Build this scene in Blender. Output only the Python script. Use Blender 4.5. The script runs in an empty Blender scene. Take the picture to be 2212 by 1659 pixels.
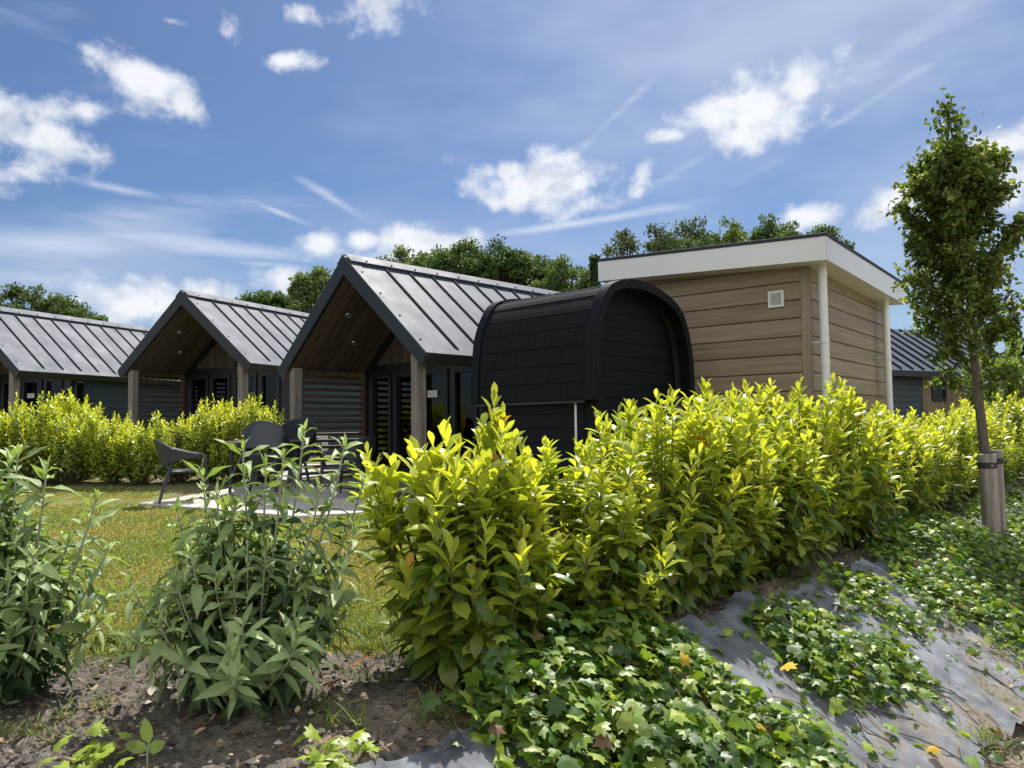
import bpy, math, random
import numpy as np
from mathutils import Matrix, Vector

rad = math.radians
SC = bpy.context.scene
COL = SC.collection
rng = np.random.default_rng(7)
random.seed(7)

# ------------------------------------------------------------------ camera
PITCH, ROLL, FPX, PW, PH, CAMZ = rad(3.1), rad(0.68), 1650.0, 2212.0, 1659.0, 1.0
_f = Vector((0, math.cos(PITCH), math.sin(PITCH)))
_r0 = Vector((1, 0, 0))
_u0 = _r0.cross(_f)
CR = math.cos(ROLL) * _r0 - math.sin(ROLL) * _u0
CU = math.sin(ROLL) * _r0 + math.cos(ROLL) * _u0
cam_d = bpy.data.cameras.new('camera')
cam = bpy.data.objects.new('camera', cam_d)
COL.objects.link(cam)
cam.matrix_world = Matrix(((CR.x, CU.x, -_f.x, 0), (CR.y, CU.y, -_f.y, 0), (CR.z, CU.z, -_f.z, CAMZ), (0, 0, 0, 1)))
cam_d.sensor_width = 36
cam_d.lens = FPX / PW * 36
cam_d.clip_start = 0.05
cam_d.clip_end = 3000
SC.camera = cam

def ray(px, py):
    px = float(px); py = float(py)
    return _f + (px - PW / 2) / FPX * CR - (py - PH / 2) / FPX * CU

# ------------------------------------------------------------------ sun, sky, exposure
SUN_AZ, SUN_EL = rad(15), rad(57)
SUNV = Vector((math.sin(SUN_AZ) * math.cos(SUN_EL), math.cos(SUN_AZ) * math.cos(SUN_EL), math.sin(SUN_EL)))
sl = bpy.data.lights.new('sun', 'SUN')
sl.energy = 5.0
sl.angle = rad(0.5)
sl.color = (1.0, 0.95, 0.87)
so = bpy.data.objects.new('sun', sl)
COL.objects.link(so)
so.rotation_euler = (-SUNV).to_track_quat('-Z', 'Y').to_euler()
SC.view_settings.view_transform = 'Standard'
SC.view_settings.look = 'None'
SC.view_settings.gamma = 1
SC.view_settings.exposure = 0.55
SC.cycles.max_bounces = 8
SC.cycles.diffuse_bounces = 3
SC.cycles.glossy_bounces = 3
SC.cycles.transmission_bounces = 4
SC.cycles.transparent_max_bounces = 8
SC.cycles.caustics_reflective = False
SC.cycles.caustics_refractive = False

W = bpy.data.worlds.new('World')
SC.world = W
W.use_nodes = True
WT = W.node_tree
WT.nodes.clear()

class NT:
    def __init__(s, t): s.t = t
    def n(s, typ, **kw):
        q = s.t.nodes.new(typ)
        for k, v in kw.items(): setattr(q, k, v)
        return q
    def link(s, a, b): s.t.links.new(a, b)
    def _in(s, sock, v):
        if v is None: return
        if hasattr(v, 'is_linked') or hasattr(v, 'links'): s.link(v, sock)
        else: sock.default_value = v
    def m(s, op, a, b=None, c=None, clamp=False):
        q = s.n('ShaderNodeMath', operation=op, use_clamp=clamp)
        s._in(q.inputs[0], a); s._in(q.inputs[1], b)
        if c is not None: s._in(q.inputs[2], c)
        return q.outputs[0]
    def vm(s, op, a, b=None):
        q = s.n('ShaderNodeVectorMath', operation=op)
        s._in(q.inputs[0], a); s._in(q.inputs[1], b)
        return q.outputs['Value'] if op in ('LENGTH', 'DOT_PRODUCT') else q.outputs[0]
    def mix(s, f, a, b, typ='MIX'):
        q = s.n('ShaderNodeMix', data_type='RGBA', blend_type=typ)
        s._in(q.inputs[0], f); s._in(q.inputs[6], a); s._in(q.inputs[7], b)
        return q.outputs[2]
    def noise(s, vec, scale, detail=3, rough=.5, lac=2.0, dist=0.0):
        q = s.n('ShaderNodeTexNoise')
        if vec is not None: s.link(vec, q.inputs['Vector'])
        q.inputs['Scale'].default_value = scale; q.inputs['Detail'].default_value = detail
        q.inputs['Roughness'].default_value = rough; q.inputs['Lacunarity'].default_value = lac
        q.inputs['Distortion'].default_value = dist
        return q.outputs['Fac']
    def sstep(s, v, a, b, o0=0.0, o1=1.0):
        q = s.n('ShaderNodeMapRange', interpolation_type='SMOOTHSTEP')
        s._in(q.inputs[0], v)
        for i, x in enumerate((a, b, o0, o1)): s._in(q.inputs[1 + i], x)
        return q.outputs[0]
    def mapping(s, vec, loc=(0, 0, 0), rot=(0, 0, 0), sc=(1, 1, 1), typ='POINT'):
        q = s.n('ShaderNodeMapping', vector_type=typ)
        s.link(vec, q.inputs[0])
        q.inputs[1].default_value = loc; q.inputs[2].default_value = rot; q.inputs[3].default_value = sc
        return q.outputs[0]

w = NT(WT)
sky = w.n('ShaderNodeTexSky', sky_type='NISHITA')
sky.sun_disc = False
sky.sun_elevation = SUN_EL
sky.sun_rotation = SUN_AZ
sky.altitude = 0
sky.air_density = 1.0
sky.dust_density = 0.6
sky.ozone_density = 2.0
tc = w.n('ShaderNodeTexCoord')
sx = w.n('ShaderNodeSeparateXYZ')
w.link(tc.outputs['Generated'], sx.inputs[0])
az = w.m('ARCTAN2', sx.outputs[0], sx.outputs[1])
el = w.m('ARCSINE', sx.outputs[2])
cx = w.n('ShaderNodeCombineXYZ')
w.link(az, cx.inputs[0]); w.link(el, cx.inputs[1])
SKYV = cx.outputs[0]

def azel(px, py):
    d = ray(px, py).normalized()
    return math.atan2(d.x, d.y), math.asin(d.z)

def blob(px, py, rx, ry, rot=0.0, gain=1.0):
    a, e = azel(px, py)
    q = w.mapping(SKYV, (a, e, 0), (0, 0, rad(rot)), (rx / FPX, ry / FPX, 1), 'TEXTURE')
    l = w.vm('LENGTH', q)
    return w.m('MULTIPLY_ADD', l, -gain, gain)

def union(lst):
    o = lst[0]
    for b in lst[1:]: o = w.m('MAXIMUM', o, b)
    return o

warp = w.noise(SKYV, 9.0, 2)
wv = w.n('ShaderNodeCombineXYZ')
w.link(w.m('MULTIPLY_ADD', warp, .05, -.025), wv.inputs[0])
SKYW = w.vm('ADD', SKYV, wv.outputs[0])
n_big = w.noise(w.mapping(SKYW, sc=(1, 1.25, 1)), 13.0, 9, .58)
n_fin = w.noise(w.mapping(SKYW, sc=(1, 1.1, 1)), 30.0, 7, .62)
cum = union([blob(*b) for b in (
    (50, 285, 150, 66, -8, .9), (165, 240, 120, 32, 12, .85), (70, 360, 120, 42, 25, .7), (-10, 235, 60, 45, 0, .9),
    (312, 175, 95, 46, -12), (398, 222, 55, 26, -30, .8),
    (620, 130, 58, 24, 5, .8), (808, 18, 95, 48, 8), (648, 38, 40, 22, 0, .55), (492, 72, 26, 26, 0, .55), (372, 47, 30, 9, 0, .5),
    (1628, 232, 165, 82, 15, 1.1), (1712, 190, 75, 52, 10), (1440, 296, 52, 18, 0, .9),
    (1168, 402, 180, 72, -4, 1.1), (1100, 370, 80, 34), (1385, 390, 20, 42, -35, .5),
    (905, 525, 150, 46, 2), (690, 528, 58, 36), (790, 520, 50, 30),
    (325, 655, 190, 58, 2), (430, 640, 90, 40), (640, 612, 85, 36),
    (1755, 470, 75, 34), (1925, 448, 100, 40, 18), (2160, 312, 120, 46, 3), (2230, 380, 120, 70, 0, .8))])
dens = w.m('ADD', cum, w.m('MULTIPLY_ADD', n_big, 2.3, -1.16))
dens = w.m('ADD', dens, w.m('MULTIPLY_ADD', n_fin, 1.25, -.62))
a_cum = w.m('MULTIPLY', w.sstep(dens, -.10, .78), .94)
# thin high cloud: streaks
n_str = w.noise(w.mapping(SKYW, rot=(0, 0, rad(-14)), sc=(1.0, 5.5, 1)), 5.0, 6, .6)
n_soft = w.noise(w.mapping(SKYV, rot=(0, 0, rad(12)), sc=(1.0, 2.6, 1)), 4.0, 5, .55)
streaks = union([blob(*b) for b in (
    (430, 532, 330, 26, -3), (110, 525, 260, 42, 4), (250, 408, 120, 14, -6), (720, 430, 120, 14, -28, .8), (610, 462, 70, 9, -18, .8), (560, 570, 120, 12, 0, .8),
    (1240, 483, 330, 13, 6, 1.0), (1330, 250, 190, 12, 38, .5), (1850, 240, 250, 12, 24, .5), (60, 600, 200, 40, 0, .8), (820, 560, 160, 22, 0, .7), (300, 470, 300, 60, 8, .45), (120, 90, 220, 40, -22, .12), (1900, 130, 320, 30, 20, .42), (1480, 360, 200, 16, 25, .4))])
a_str = w.m('MULTIPLY', w.sstep(w.m('ADD', streaks, w.m('MULTIPLY_ADD', n_str, 1.7, -.8)), .0, 1.25), .8)
veil = union([blob(1750, 40, 1000, 420, 8, .8), blob(2150, 520, 620, 380, 0, .7), blob(250, 640, 700, 150, 0, .6), blob(1100, 560, 900, 150, 0, .55)])
a_veil = w.m('MULTIPLY', w.sstep(w.m('ADD', veil, w.m('MULTIPLY_ADD', n_soft, 1.3, -.65)), -.05, 1.0), .62)
# bright aureole of thin cloud round the sun
sd = w.vm('DOT_PRODUCT', tc.outputs['Generated'], tuple(SUNV))
glow = w.m('POWER', w.m('MAXIMUM', sd, 0.0), 10.0)
skyc = w.mix(1.0, sky.outputs[0], (0.425, 0.508, 0.63, 1), 'MULTIPLY')
c1 = w.mix(a_veil, skyc, (4.0, 4.55, 5.6, 1))
c1 = w.mix(a_str, c1, (4.9, 5.4, 6.4, 1))
n_sh = w.noise(w.mapping(SKYW, (.03, .02, 0), sc=(1, 1.3, 1)), 17.0, 6, .6)
n_off = w.noise(w.mapping(SKYW, (.012, .028, 0), sc=(1, 1.25, 1)), 13.0, 6, .58)
relief = w.m('SUBTRACT', n_off, n_big)                            # denser above: the lower parts lie in shade
shade = w.m('MULTIPLY', w.m('MAXIMUM', w.sstep(relief, -.02, .16), w.m('MULTIPLY', w.sstep(n_sh, .45, .68), .6)), w.sstep(dens, .15, .8))
ccol = w.mix(shade, (6.5, 6.65, 6.9, 1), (4.4, 4.75, 5.3, 1))
c2 = w.mix(a_cum, c1, ccol)
c3 = w.mix(1.0, c2, w.mix(glow, (0, 0, 0, 1), (1.5, 1.5, 1.45, 1)), 'ADD')
# unseen bright cloud bank added behind the camera as fill light
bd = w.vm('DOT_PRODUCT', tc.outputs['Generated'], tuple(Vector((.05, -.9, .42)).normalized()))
a_fill = w.m('MULTIPLY', w.sstep(w.m('ADD', bd, w.m('MULTIPLY_ADD', n_soft, .6, -.3)), .1, .65), .9)
a_fill = w.m('MULTIPLY', a_fill, w.sstep(sx.outputs[2], .0, .15))
c3 = w.mix(a_fill, c3, (8.6, 8.7, 8.9, 1))
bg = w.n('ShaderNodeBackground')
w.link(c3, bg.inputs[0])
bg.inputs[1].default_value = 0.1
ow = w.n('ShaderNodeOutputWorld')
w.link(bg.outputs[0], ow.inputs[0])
W.cycles.sampling_method = 'MANUAL'
W.cycles.sample_map_resolution = 1024

# ------------------------------------------------------------------ helpers
def hash2(ix, iy, seed):
    h = (ix.astype(np.int64) * 374761393 + iy.astype(np.int64) * 668265263 + seed * 1442695041) & 0xffffffff
    h = ((h ^ (h >> 13)) * 1274126177) & 0xffffffff
    return ((h ^ (h >> 16)) & 0xffff) / 65535.0

def vnoise(x, y, seed=0):
    x = np.asarray(x, float); y = np.asarray(y, float)
    ix = np.floor(x); iy = np.floor(y)
    fx = x - ix; fy = y - iy
    fx = fx * fx * (3 - 2 * fx); fy = fy * fy * (3 - 2 * fy)
    a = hash2(ix, iy, seed); b = hash2(ix + 1, iy, seed); c = hash2(ix, iy + 1, seed); d = hash2(ix + 1, iy + 1, seed)
    return (a * (1 - fx) + b * fx) * (1 - fy) + (c * (1 - fx) + d * fx) * fy

def fbm(x, y, oct=4, seed=0, gain=.5):
    s = 0; a = 1; t = 0
    for i in range(oct):
        s = s + a * vnoise(x * 2 ** i, y * 2 ** i, seed + i * 17); t += a; a *= gain
    return s / t

def sst(a, b, x):
    t = np.clip((x - a) / (b - a), 0, 1)
    return t * t * (3 - 2 * t)

# bank: s = distance down-slope from the top edge, t = along the edge
E0 = np.array([-.58, 2.38]); NN = np.array([.741, -.671]); TT = np.array([.671, .741])
def bank_s(x, y): return (x - E0[0]) * NN[0] + (y - E0[1]) * NN[1]
def bank_t(x, y): return (x - E0[0]) * TT[0] + (y - E0[1]) * TT[1]
def ground(x, y):
    x = np.asarray(x, float); y = np.asarray(y, float)
    rise = .06 * np.maximum(0, np.minimum(y, 18.5) - 10.5)
    s = bank_s(x, y)
    drop = np.where(s < 0, 0, np.where(s < .25, 0.9 * s * s, 0.9 * .0625 + .45 * (s - .25)))
    drop = np.where(s > 1.25, 0.5062 + .45 * (1 - np.exp(-(s - 1.25) / .3)) * .3, drop)
    und = .03 * (fbm(x * .8, y * .8, 3, 5) - .5) * sst(0, .3, np.abs(s) + (s > 0))
    return rise - drop + und * sst(60, 20, np.hypot(x, y))

def g1(x, y): return float(ground(np.array([x]), np.array([y]))[0])

def at(px, py, z=None):
    """point where the sight line through a photo pixel meets the ground (or the level z)"""
    d = ray(px, py)
    zz = 0.0 if z is None else z
    for i in range(12):
        t = (zz - CAMZ) / d.z
        p = d * t
        if z is not None: break
        zz = .5 * zz + .5 * g1(p.x, p.y)
    return Vector((p.x, p.y, zz))

def tag(o, label=None, cat=None, group=None, kind=None):
    if label: o['label'] = label
    if cat: o['category'] = cat
    if group: o['group'] = group
    if kind: o['kind'] = kind
    return o

def empty(name, loc=(0, 0, 0), rz=0.0, label=None, cat=None, group=None):
    o = bpy.data.objects.new(name, None)
    COL.objects.link(o)
    o.location = loc; o.rotation_euler = (0, 0, rz)
    o.empty_display_size = .1
    return tag(o, label, cat, group)

def link_mesh(name, me, mat, parent=None):
    o = bpy.data.objects.new(name, me)
    COL.objects.link(o)
    if mat is not None and not me.materials: me.materials.append(mat)
    if parent is not None: o.parent = parent
    return o

class MB:
    def __init__(s): s.v = []; s.f = []; s.c = []; s.n = 0; s.uv = None
    def add(s, V, Fs, col=None):
        V = np.asarray(V, float).reshape(-1, 3)
        s.v.append(V)
        for f in Fs:
            s.f.append(tuple(int(i) + s.n for i in f))
        s.c.append(np.tile((1, 1, 1, 1), (len(V), 1)) if col is None else np.asarray(col, float).reshape(-1, 4) if np.ndim(col) == 2 else np.tile(tuple(col) + ((1,) if len(col) == 3 else ()), (len(V), 1)))
        s.n += len(V)
        return s
    def addarr(s, V, Fa, col):
        """bulk: V (n,3), Fa (m,k) int array, col (n,4)"""
        s.v.append(V); s.f.extend(map(tuple, (Fa + s.n).tolist())); s.c.append(col); s.n += len(V)
        return s
    def box(s, x0, x1, y0, y1, z0, z1, M=None, col=None):
        V = np.array([(x, y, z) for z in (z0, z1) for y in (y0, y1) for x in (x0, x1)], float)
        if M is not None: V = np.array([tuple(M @ Vector(p)) for p in V])
        return s.add(V, ((0, 2, 3, 1), (4, 5, 7, 6), (0, 1, 5, 4), (2, 6, 7, 3), (0, 4, 6, 2), (1, 3, 7, 5)), col)
    def prism(s, poly, axis, a, b, col=None):
        """extrude 2-D polygon along axis 'x','y','z' from a to b"""
        n = len(poly)
        def mkp(p, h):
            return {'x': (h, p[0], p[1]), 'y': (p[0], h, p[1]), 'z': (p[0], p[1], h)}[axis]
        V = [mkp(p, a) for p in poly] + [mkp(p, b) for p in poly]
        F = [tuple(range(n))[::-1], tuple(range(n, 2 * n))] + [(i, (i + 1) % n, n + (i + 1) % n, n + i) for i in range(n)]
        return s.add(V, F, col)
    def tube(s, pts, radii, sides=8, cap=True, col=None):
        P = np.asarray(pts, float); n = len(P)
        R = np.broadcast_to(np.asarray(radii, float), (n,))
        T = np.gradient(P, axis=0); T /= np.linalg.norm(T, axis=1)[:, None] + 1e-9
        ref = np.array([0, 0, 1.]) if abs(T[0][2]) < .9 else np.array([1., 0, 0])
        A = np.cross(T, ref); A /= np.linalg.norm(A, axis=1)[:, None] + 1e-9
        B = np.cross(T, A)
        th = np.linspace(0, 2 * np.pi, sides, endpoint=False)
        V = (P[:, None] + R[:, None, None] * (np.cos(th)[None, :, None] * A[:, None] + np.sin(th)[None, :, None] * B[:, None])).reshape(-1, 3)
        F = [(i * sides + j, i * sides + (j + 1) % sides, (i + 1) * sides + (j + 1) % sides, (i + 1) * sides + j) for i in range(n - 1) for j in range(sides)]
        if cap: F += [tuple(range(sides)), tuple(range((n - 1) * sides, n * sides))[::-1]]
        return s.add(V, F, col)
    def grid(s, P, col=None, wrap=False):
        P = np.asarray(P, float); a, b = P.shape[:2]
        i, j = np.meshgrid(np.arange(a - 1), np.arange(b - (0 if wrap else 1)), indexing='ij')
        j2 = (j + 1) % b
        F = np.stack([i * b + j, i * b + j2, (i + 1) * b + j2, (i + 1) * b + j], -1).reshape(-1, 4)
        return s.addarr(P.reshape(-1, 3), F, np.tile((1, 1, 1, 1.), (a * b, 1)) if col is None else col)
    def mesh(s, name, smooth=False, color=False):
        me = bpy.data.meshes.new(name)
        V = np.concatenate(s.v)
        me.from_pydata(V.tolist(), [], s.f)
        if smooth: me.polygons.foreach_set('use_smooth', np.ones(len(me.polygons), bool))
        if color:
            at_ = me.color_attributes.new('tint', 'FLOAT_COLOR', 'POINT')
            at_.data.foreach_set('color', np.concatenate(s.c).astype(np.float32).ravel())
        me.update()
        return me
    def build(s, name, mat, parent=None, smooth=False, color=False, bevel=0.0, angle=None):
        o = link_mesh(name, s.mesh(name, smooth, color), mat, parent)
        if angle is not None:
            me = o.data
            me.polygons.foreach_set('use_smooth', np.ones(len(me.polygons), bool))
            try:
                me.set_sharp_from_angle(angle=rad(angle))
            except Exception:
                pass
        if bevel:
            b = o.modifiers.new('bevel', 'BEVEL'); b.width = bevel; b.segments = 2; b.limit_method = 'ANGLE'; b.angle_limit = rad(40)
        return o

# leaves, vectorised
PROF = {'oval': ((0, .24, .5, .77, 1), (.1, .78, 1, .72, .03)),
        'lance': ((0, .18, .42, .72, 1), (.12, .8, 1, .62, .02)),
        'obov': ((0, .25, .52, .78, 1), (.08, .5, .96, .84, .05)),
        'round': ((0, .2, .5, .8, 1), (.25, .9, 1.05, .7, .05)),
        'dia': ((0, .45, 1), (.15, 1, .05))}
def nrm(a): return a / (np.linalg.norm(a, axis=-1, keepdims=True) + 1e-9)
def leaves(mb, P, A, Nn, L, Wd, droop, fold, col, prof='oval', wave=0.0):
    n = len(P)
    if n == 0: return
    A = nrm(A); Nn = nrm(Nn - (Nn * A).sum(-1, keepdims=True) * A); S = np.cross(A, Nn)
    ts, ws = PROF[prof]; k = len(ts)
    L = np.broadcast_to(L, (n,)); Wd = np.broadcast_to(Wd, (n,)); droop = np.broadcast_to(droop, (n,)); fold = np.broadcast_to(fold, (n,))
    V = np.zeros((n, k, 3, 3)); M = P.copy(); pt = 0
    for i, (t, w_) in enumerate(zip(ts, ws)):
        ph = droop * (t + pt) / 2
        M = M + ((t - pt) * L)[:, None] * (np.cos(ph)[:, None] * A - np.sin(ph)[:, None] * Nn)
        ph = droop * t
        Nt = np.cos(ph)[:, None] * Nn + np.sin(ph)[:, None] * A
        h = (Wd * w_ / 2)[:, None]
        cf = np.cos(fold)[:, None]; sf = np.sin(fold)[:, None]
        wv_ = 0 if not wave else (wave * rng.normal(size=(n, 1))) * h
        V[:, i, 0] = M - S * h * cf + Nt * (h * sf + wv_)
        V[:, i, 1] = M
        V[:, i, 2] = M + S * h * cf + Nt * (h * sf - wv_)
        pt = t
    base = (np.arange(n) * k * 3)[:, None]
    F = []
    for i in range(k - 1):
        o = i * 3
        F.append(base + np.array([[o, o + 1, o + 4, o + 3]])); F.append(base + np.array([[o + 1, o + 2, o + 5, o + 4]]))
    F = np.stack(F, 1).reshape(-1, 4)
    C = np.ones((n, k * 3, 4)); C[:, :, :3] = np.asarray(col)[:, None, :]
    mb.addarr(V.reshape(-1, 3), F, C.reshape(-1, 4))

# ------------------------------------------------------------------ materials
MATS = {}
def mat(name):
    m = bpy.data.materials.new(name); m.use_nodes = True
    t = NT(m.node_tree); m.node_tree.nodes.clear()
    o = t.n('ShaderNodeOutputMaterial'); b = t.n('ShaderNodeBsdfPrincipled')
    t.link(b.outputs[0], o.inputs[0])
    MATS[name] = m
    return m, t, b, o

def bump(t, b, h, strength, dist=.01):
    q = t.n('ShaderNodeBump'); q.inputs['Strength'].default_value = strength; q.inputs['Distance'].default_value = dist
    t.link(h, q.inputs['Height']); t.link(q.outputs[0], b.inputs['Normal'])

def obj_co(t): return t.n('ShaderNodeTexCoord').outputs['Object']

def plain(name, col, rough=.5, metal=0.0, spec=.5, var=.12, scale=6.0, bmp=0.0, bscale=60.0):
    m, t, b, o = mat(name)
    co = obj_co(t)
    n1 = t.noise(co, scale, 4, .6)
    f = t.m('MULTIPLY_ADD', n1, 2 * var, 1 - var)
    cc = t.n('ShaderNodeCombineColor')
    for i in range(3): t.link(t.m('MULTIPLY', f, col[i]), cc.inputs[i])
    t.link(cc.outputs[0], b.inputs['Base Color'])
    t.link(t.m('MULTIPLY_ADD', t.noise(co, scale * 1.7, 3), .25, rough - .12), b.inputs['Roughness'])
    b.inputs['Metallic'].default_value = metal
    b.inputs['Specular IOR Level'].default_value = spec
    if bmp: bump(t, b, t.noise(co, bscale, 4, .6), bmp, .004)
    return m

def wood(name, c0, c1, along='z', rough=.7, stretch=18.0, scale=3.0, bmp=.25, knots=False, board=None, bvar=.25):
    m, t, b, o = mat(name)
    co = obj_co(t)
    sc = {'x': (1, stretch, stretch), 'y': (stretch, 1, stretch), 'z': (stretch, stretch, 1)}[along]
    mp = t.mapping(co, sc=sc)
    g = t.noise(mp, scale, 6, .65, dist=.4)
    g2 = t.noise(mp, scale * .35, 3, .5)
    f = t.sstep(t.m('ADD', t.m('MULTIPLY', g, .65), t.m('MULTIPLY', g2, .5)), .35, .8)
    c = t.mix(f, c0 + (1,), c1 + (1,))
    at_ = t.n('ShaderNodeVertexColor', layer_name='tint')
    c = t.mix(1.0, c, at_.outputs[0], 'MULTIPLY')
    if knots:
        v = t.n('ShaderNodeTexVoronoi'); v.inputs['Scale'].default_value = 3.2
        t.link(t.mapping(co, sc={'x': (.5, 2, 2), 'y': (2, .5, 2), 'z': (2, 2, .5)}[along]), v.inputs['Vector'])
        c = t.mix(t.sstep(v.outputs['Distance'], .09, .02), c, tuple(x * .4 for x in c0) + (1,))
    t.link(c, b.inputs['Base Color'])
    b.inputs['Roughness'].default_value = rough
    b.inputs['Specular IOR Level'].default_value = .3
    bump(t, b, g, bmp, .004)
    return m

def leafmat(name, trans=.45, rough=.35, tcol=(1.5, 1.35, .5), spec=.5, vein=0.0):
    m, t, b, o = mat(name)
    at_ = t.n('ShaderNodeVertexColor', layer_name='tint')
    co = obj_co(t)
    n1 = t.noise(co, 55.0, 2)
    c = t.mix(1.0, at_.outputs[0], t.mix(n1, (.8, .8, .8, 1), (1.2, 1.2, 1.2, 1)), 'MULTIPLY')
    t.link(c, b.inputs['Base Color'])
    b.inputs['Roughness'].default_value = rough
    b.inputs['Specular IOR Level'].default_value = spec
    tr = t.n('ShaderNodeBsdfTranslucent')
    t.link(t.mix(1.0, c, tcol + (1,), 'MULTIPLY'), tr.inputs[0])
    mx = t.n('ShaderNodeMixShader'); mx.inputs[0].default_value = trans
    t.link(b.outputs[0], mx.inputs[1]); t.link(tr.outputs[0], mx.inputs[2]); t.link(mx.outputs[0], o.inputs[0])
    if vein: bump(t, b, t.noise(co, 120.0, 2), vein, .003)
    return m

M_dark = plain('dark_painted_timber', (.014, .018, .022), .5, var=.2, bmp=.15)
M_darkmetal = plain('anthracite_trim', (.022, .026, .032), .42, var=.12)
M_siding = plain('slate_green_siding', (.04, .055, .062), .48, var=.15, bmp=.2)
M_roof = plain('grey_zinc_roof', (.074, .09, .118), .58, metal=.0, spec=.15, var=.08, scale=1.5, bmp=.10, bscale=2.2)
M_seam = plain('shaded_roof_seam', (.026, .03, .038), .75, spec=.1, var=.08)  # seam colour darkened to imitate the shaded side of each seam
M_frame = plain('black_window_frame', (.008, .0105, .0145), .4, var=.1)
M_post = wood('weathered_post_wood', (.12, .10, .085), (.28, .25, .22), 'z', knots=True)
M_ceil = wood('brown_ceiling_wood', (.066, .047, .034), (.125, .092, .066), 'x', knots=False)
M_louver = wood('dark_stained_louver_wood', (.055, .033, .022), (.11, .07, .05), 'y')
M_infill = wood('gable_infill_wood', (.05, .037, .027), (.10, .074, .053), 'z')
M_deck = wood('grey_deck_wood', (.16, .145, .125), (.3, .275, .25), 'x')
M_interior = plain('dark_interior', (.10, .10, .095), .8)
M_curtain = plain('grey_curtain_fabric', (.62, .62, .58), .9, var=.1, scale=20)
M_white = plain('white_upvc', (.74, .74, .72), .32, var=.04, scale=2)
M_signw = plain('white_sign_plate', (.75, .76, .76), .4, var=.03)
M_red = plain('red_sign_print', (.5, .03, .03), .5)
M_print = plain('grey_sign_print', (.25, .26, .27), .6)
M_steel = plain('brushed_steel', (.5, .5, .5), .3, metal=.9, var=.05)
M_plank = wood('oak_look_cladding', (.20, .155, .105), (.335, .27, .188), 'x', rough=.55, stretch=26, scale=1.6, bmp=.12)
M_planky = wood('oak_look_cladding_lit_side', (.225, .175, .12), (.36, .292, .205), 'y', rough=.55, stretch=26, scale=1.6, bmp=.12)  # tint lighter than the front boards: this wall's extra light painted in
M_plankz = wood('oak_look_trim', (.20, .155, .105), (.335, .27, .188), 'z', rough=.55, stretch=26, scale=1.6, bmp=.12)
M_tan = wood('tan_vertical_planks', (.20, .145, .09), (.33, .25, .165), 'z')
M_bitumen = plain('black_bitumen_edge', (.018, .02, .026), .6)
M_podwood = plain('black_stained_boards', (.004, .0048, .0065), .55, spec=.22, var=.3, scale=5, bmp=.3)
M_shingle = plain('charcoal_felt_shingle', (.0065, .007, .0092), .9, spec=.25, var=.35, scale=60, bmp=.5, bscale=260)
M_pot = plain('grey_plastic', (.026, .033, .041), .40, var=.06)
M_table = plain('table_laminate', (.19, .17, .15), .5)
M_ac = plain('white_metal_casing', (.68, .68, .66), .45, var=.04)
M_bark = wood('tree_bark', (.055, .045, .035), (.14, .12, .10), 'z', stretch=5, scale=8, bmp=.8, rough=.9)
M_stake = wood('grey_stake_wood', (.14, .12, .105), (.34, .31, .275), 'z', bmp=.5)
M_rubber = plain('black_rubber', (.02, .02, .02), .7)
M_brick = plain('dark_brown_brick', (.16, .10, .07), .85, var=.3, scale=12)
M_stem = plain('laurel_stem', (.12, .10, .05), .7)
M_bstem = plain('pale_buddleia_stem', (.30, .33, .22), .8)
M_laurel = leafmat('laurel_leaf', .5, .34, (1.42, 1.38, .47), .5)
M_budd = leafmat('buddleia_leaf', .24, .52, (1.6, 1.7, .5), .35, .6)
M_ivy = leafmat('ivy_leaf', .34, .42, (1.6, 1.6, .5), .45, .25)
M_horn = leafmat('hornbeam_leaf', .42, .5, (1.6, 1.5, .5), .3)
M_far = leafmat('far_tree_leaf', .3, .6, (1.4, 1.4, .5), .25)
M_grass = leafmat('grass_blade', .4, .5, (1.3, 1.25, .5), .3)
M_dry = leafmat('dry_leaf', .3, .6, (1.3, 1.1, .7), .3)
M_stone = plain('pale_pebble', (.34, .31, .27), .85, var=.3)

def mat_glass():
    m, t, b, o = mat('window_glass')
    tr = t.n('ShaderNodeBsdfTransparent'); tr.inputs[0].default_value = (.85, .88, .88, 1)
    gl = t.n('ShaderNodeBsdfGlossy'); gl.inputs['Roughness'].default_value = .01
    fr = t.n('ShaderNodeFresnel'); fr.inputs[0].default_value = 1.5
    mx = t.n('ShaderNodeMixShader')
    t.link(fr.outputs[0], mx.inputs[0]); t.link(tr.outputs[0], mx.inputs[1]); t.link(gl.outputs[0], mx.inputs[2]); t.link(mx.outputs[0], o.inputs[0])
    return m
M_glass = mat_glass()

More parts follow.
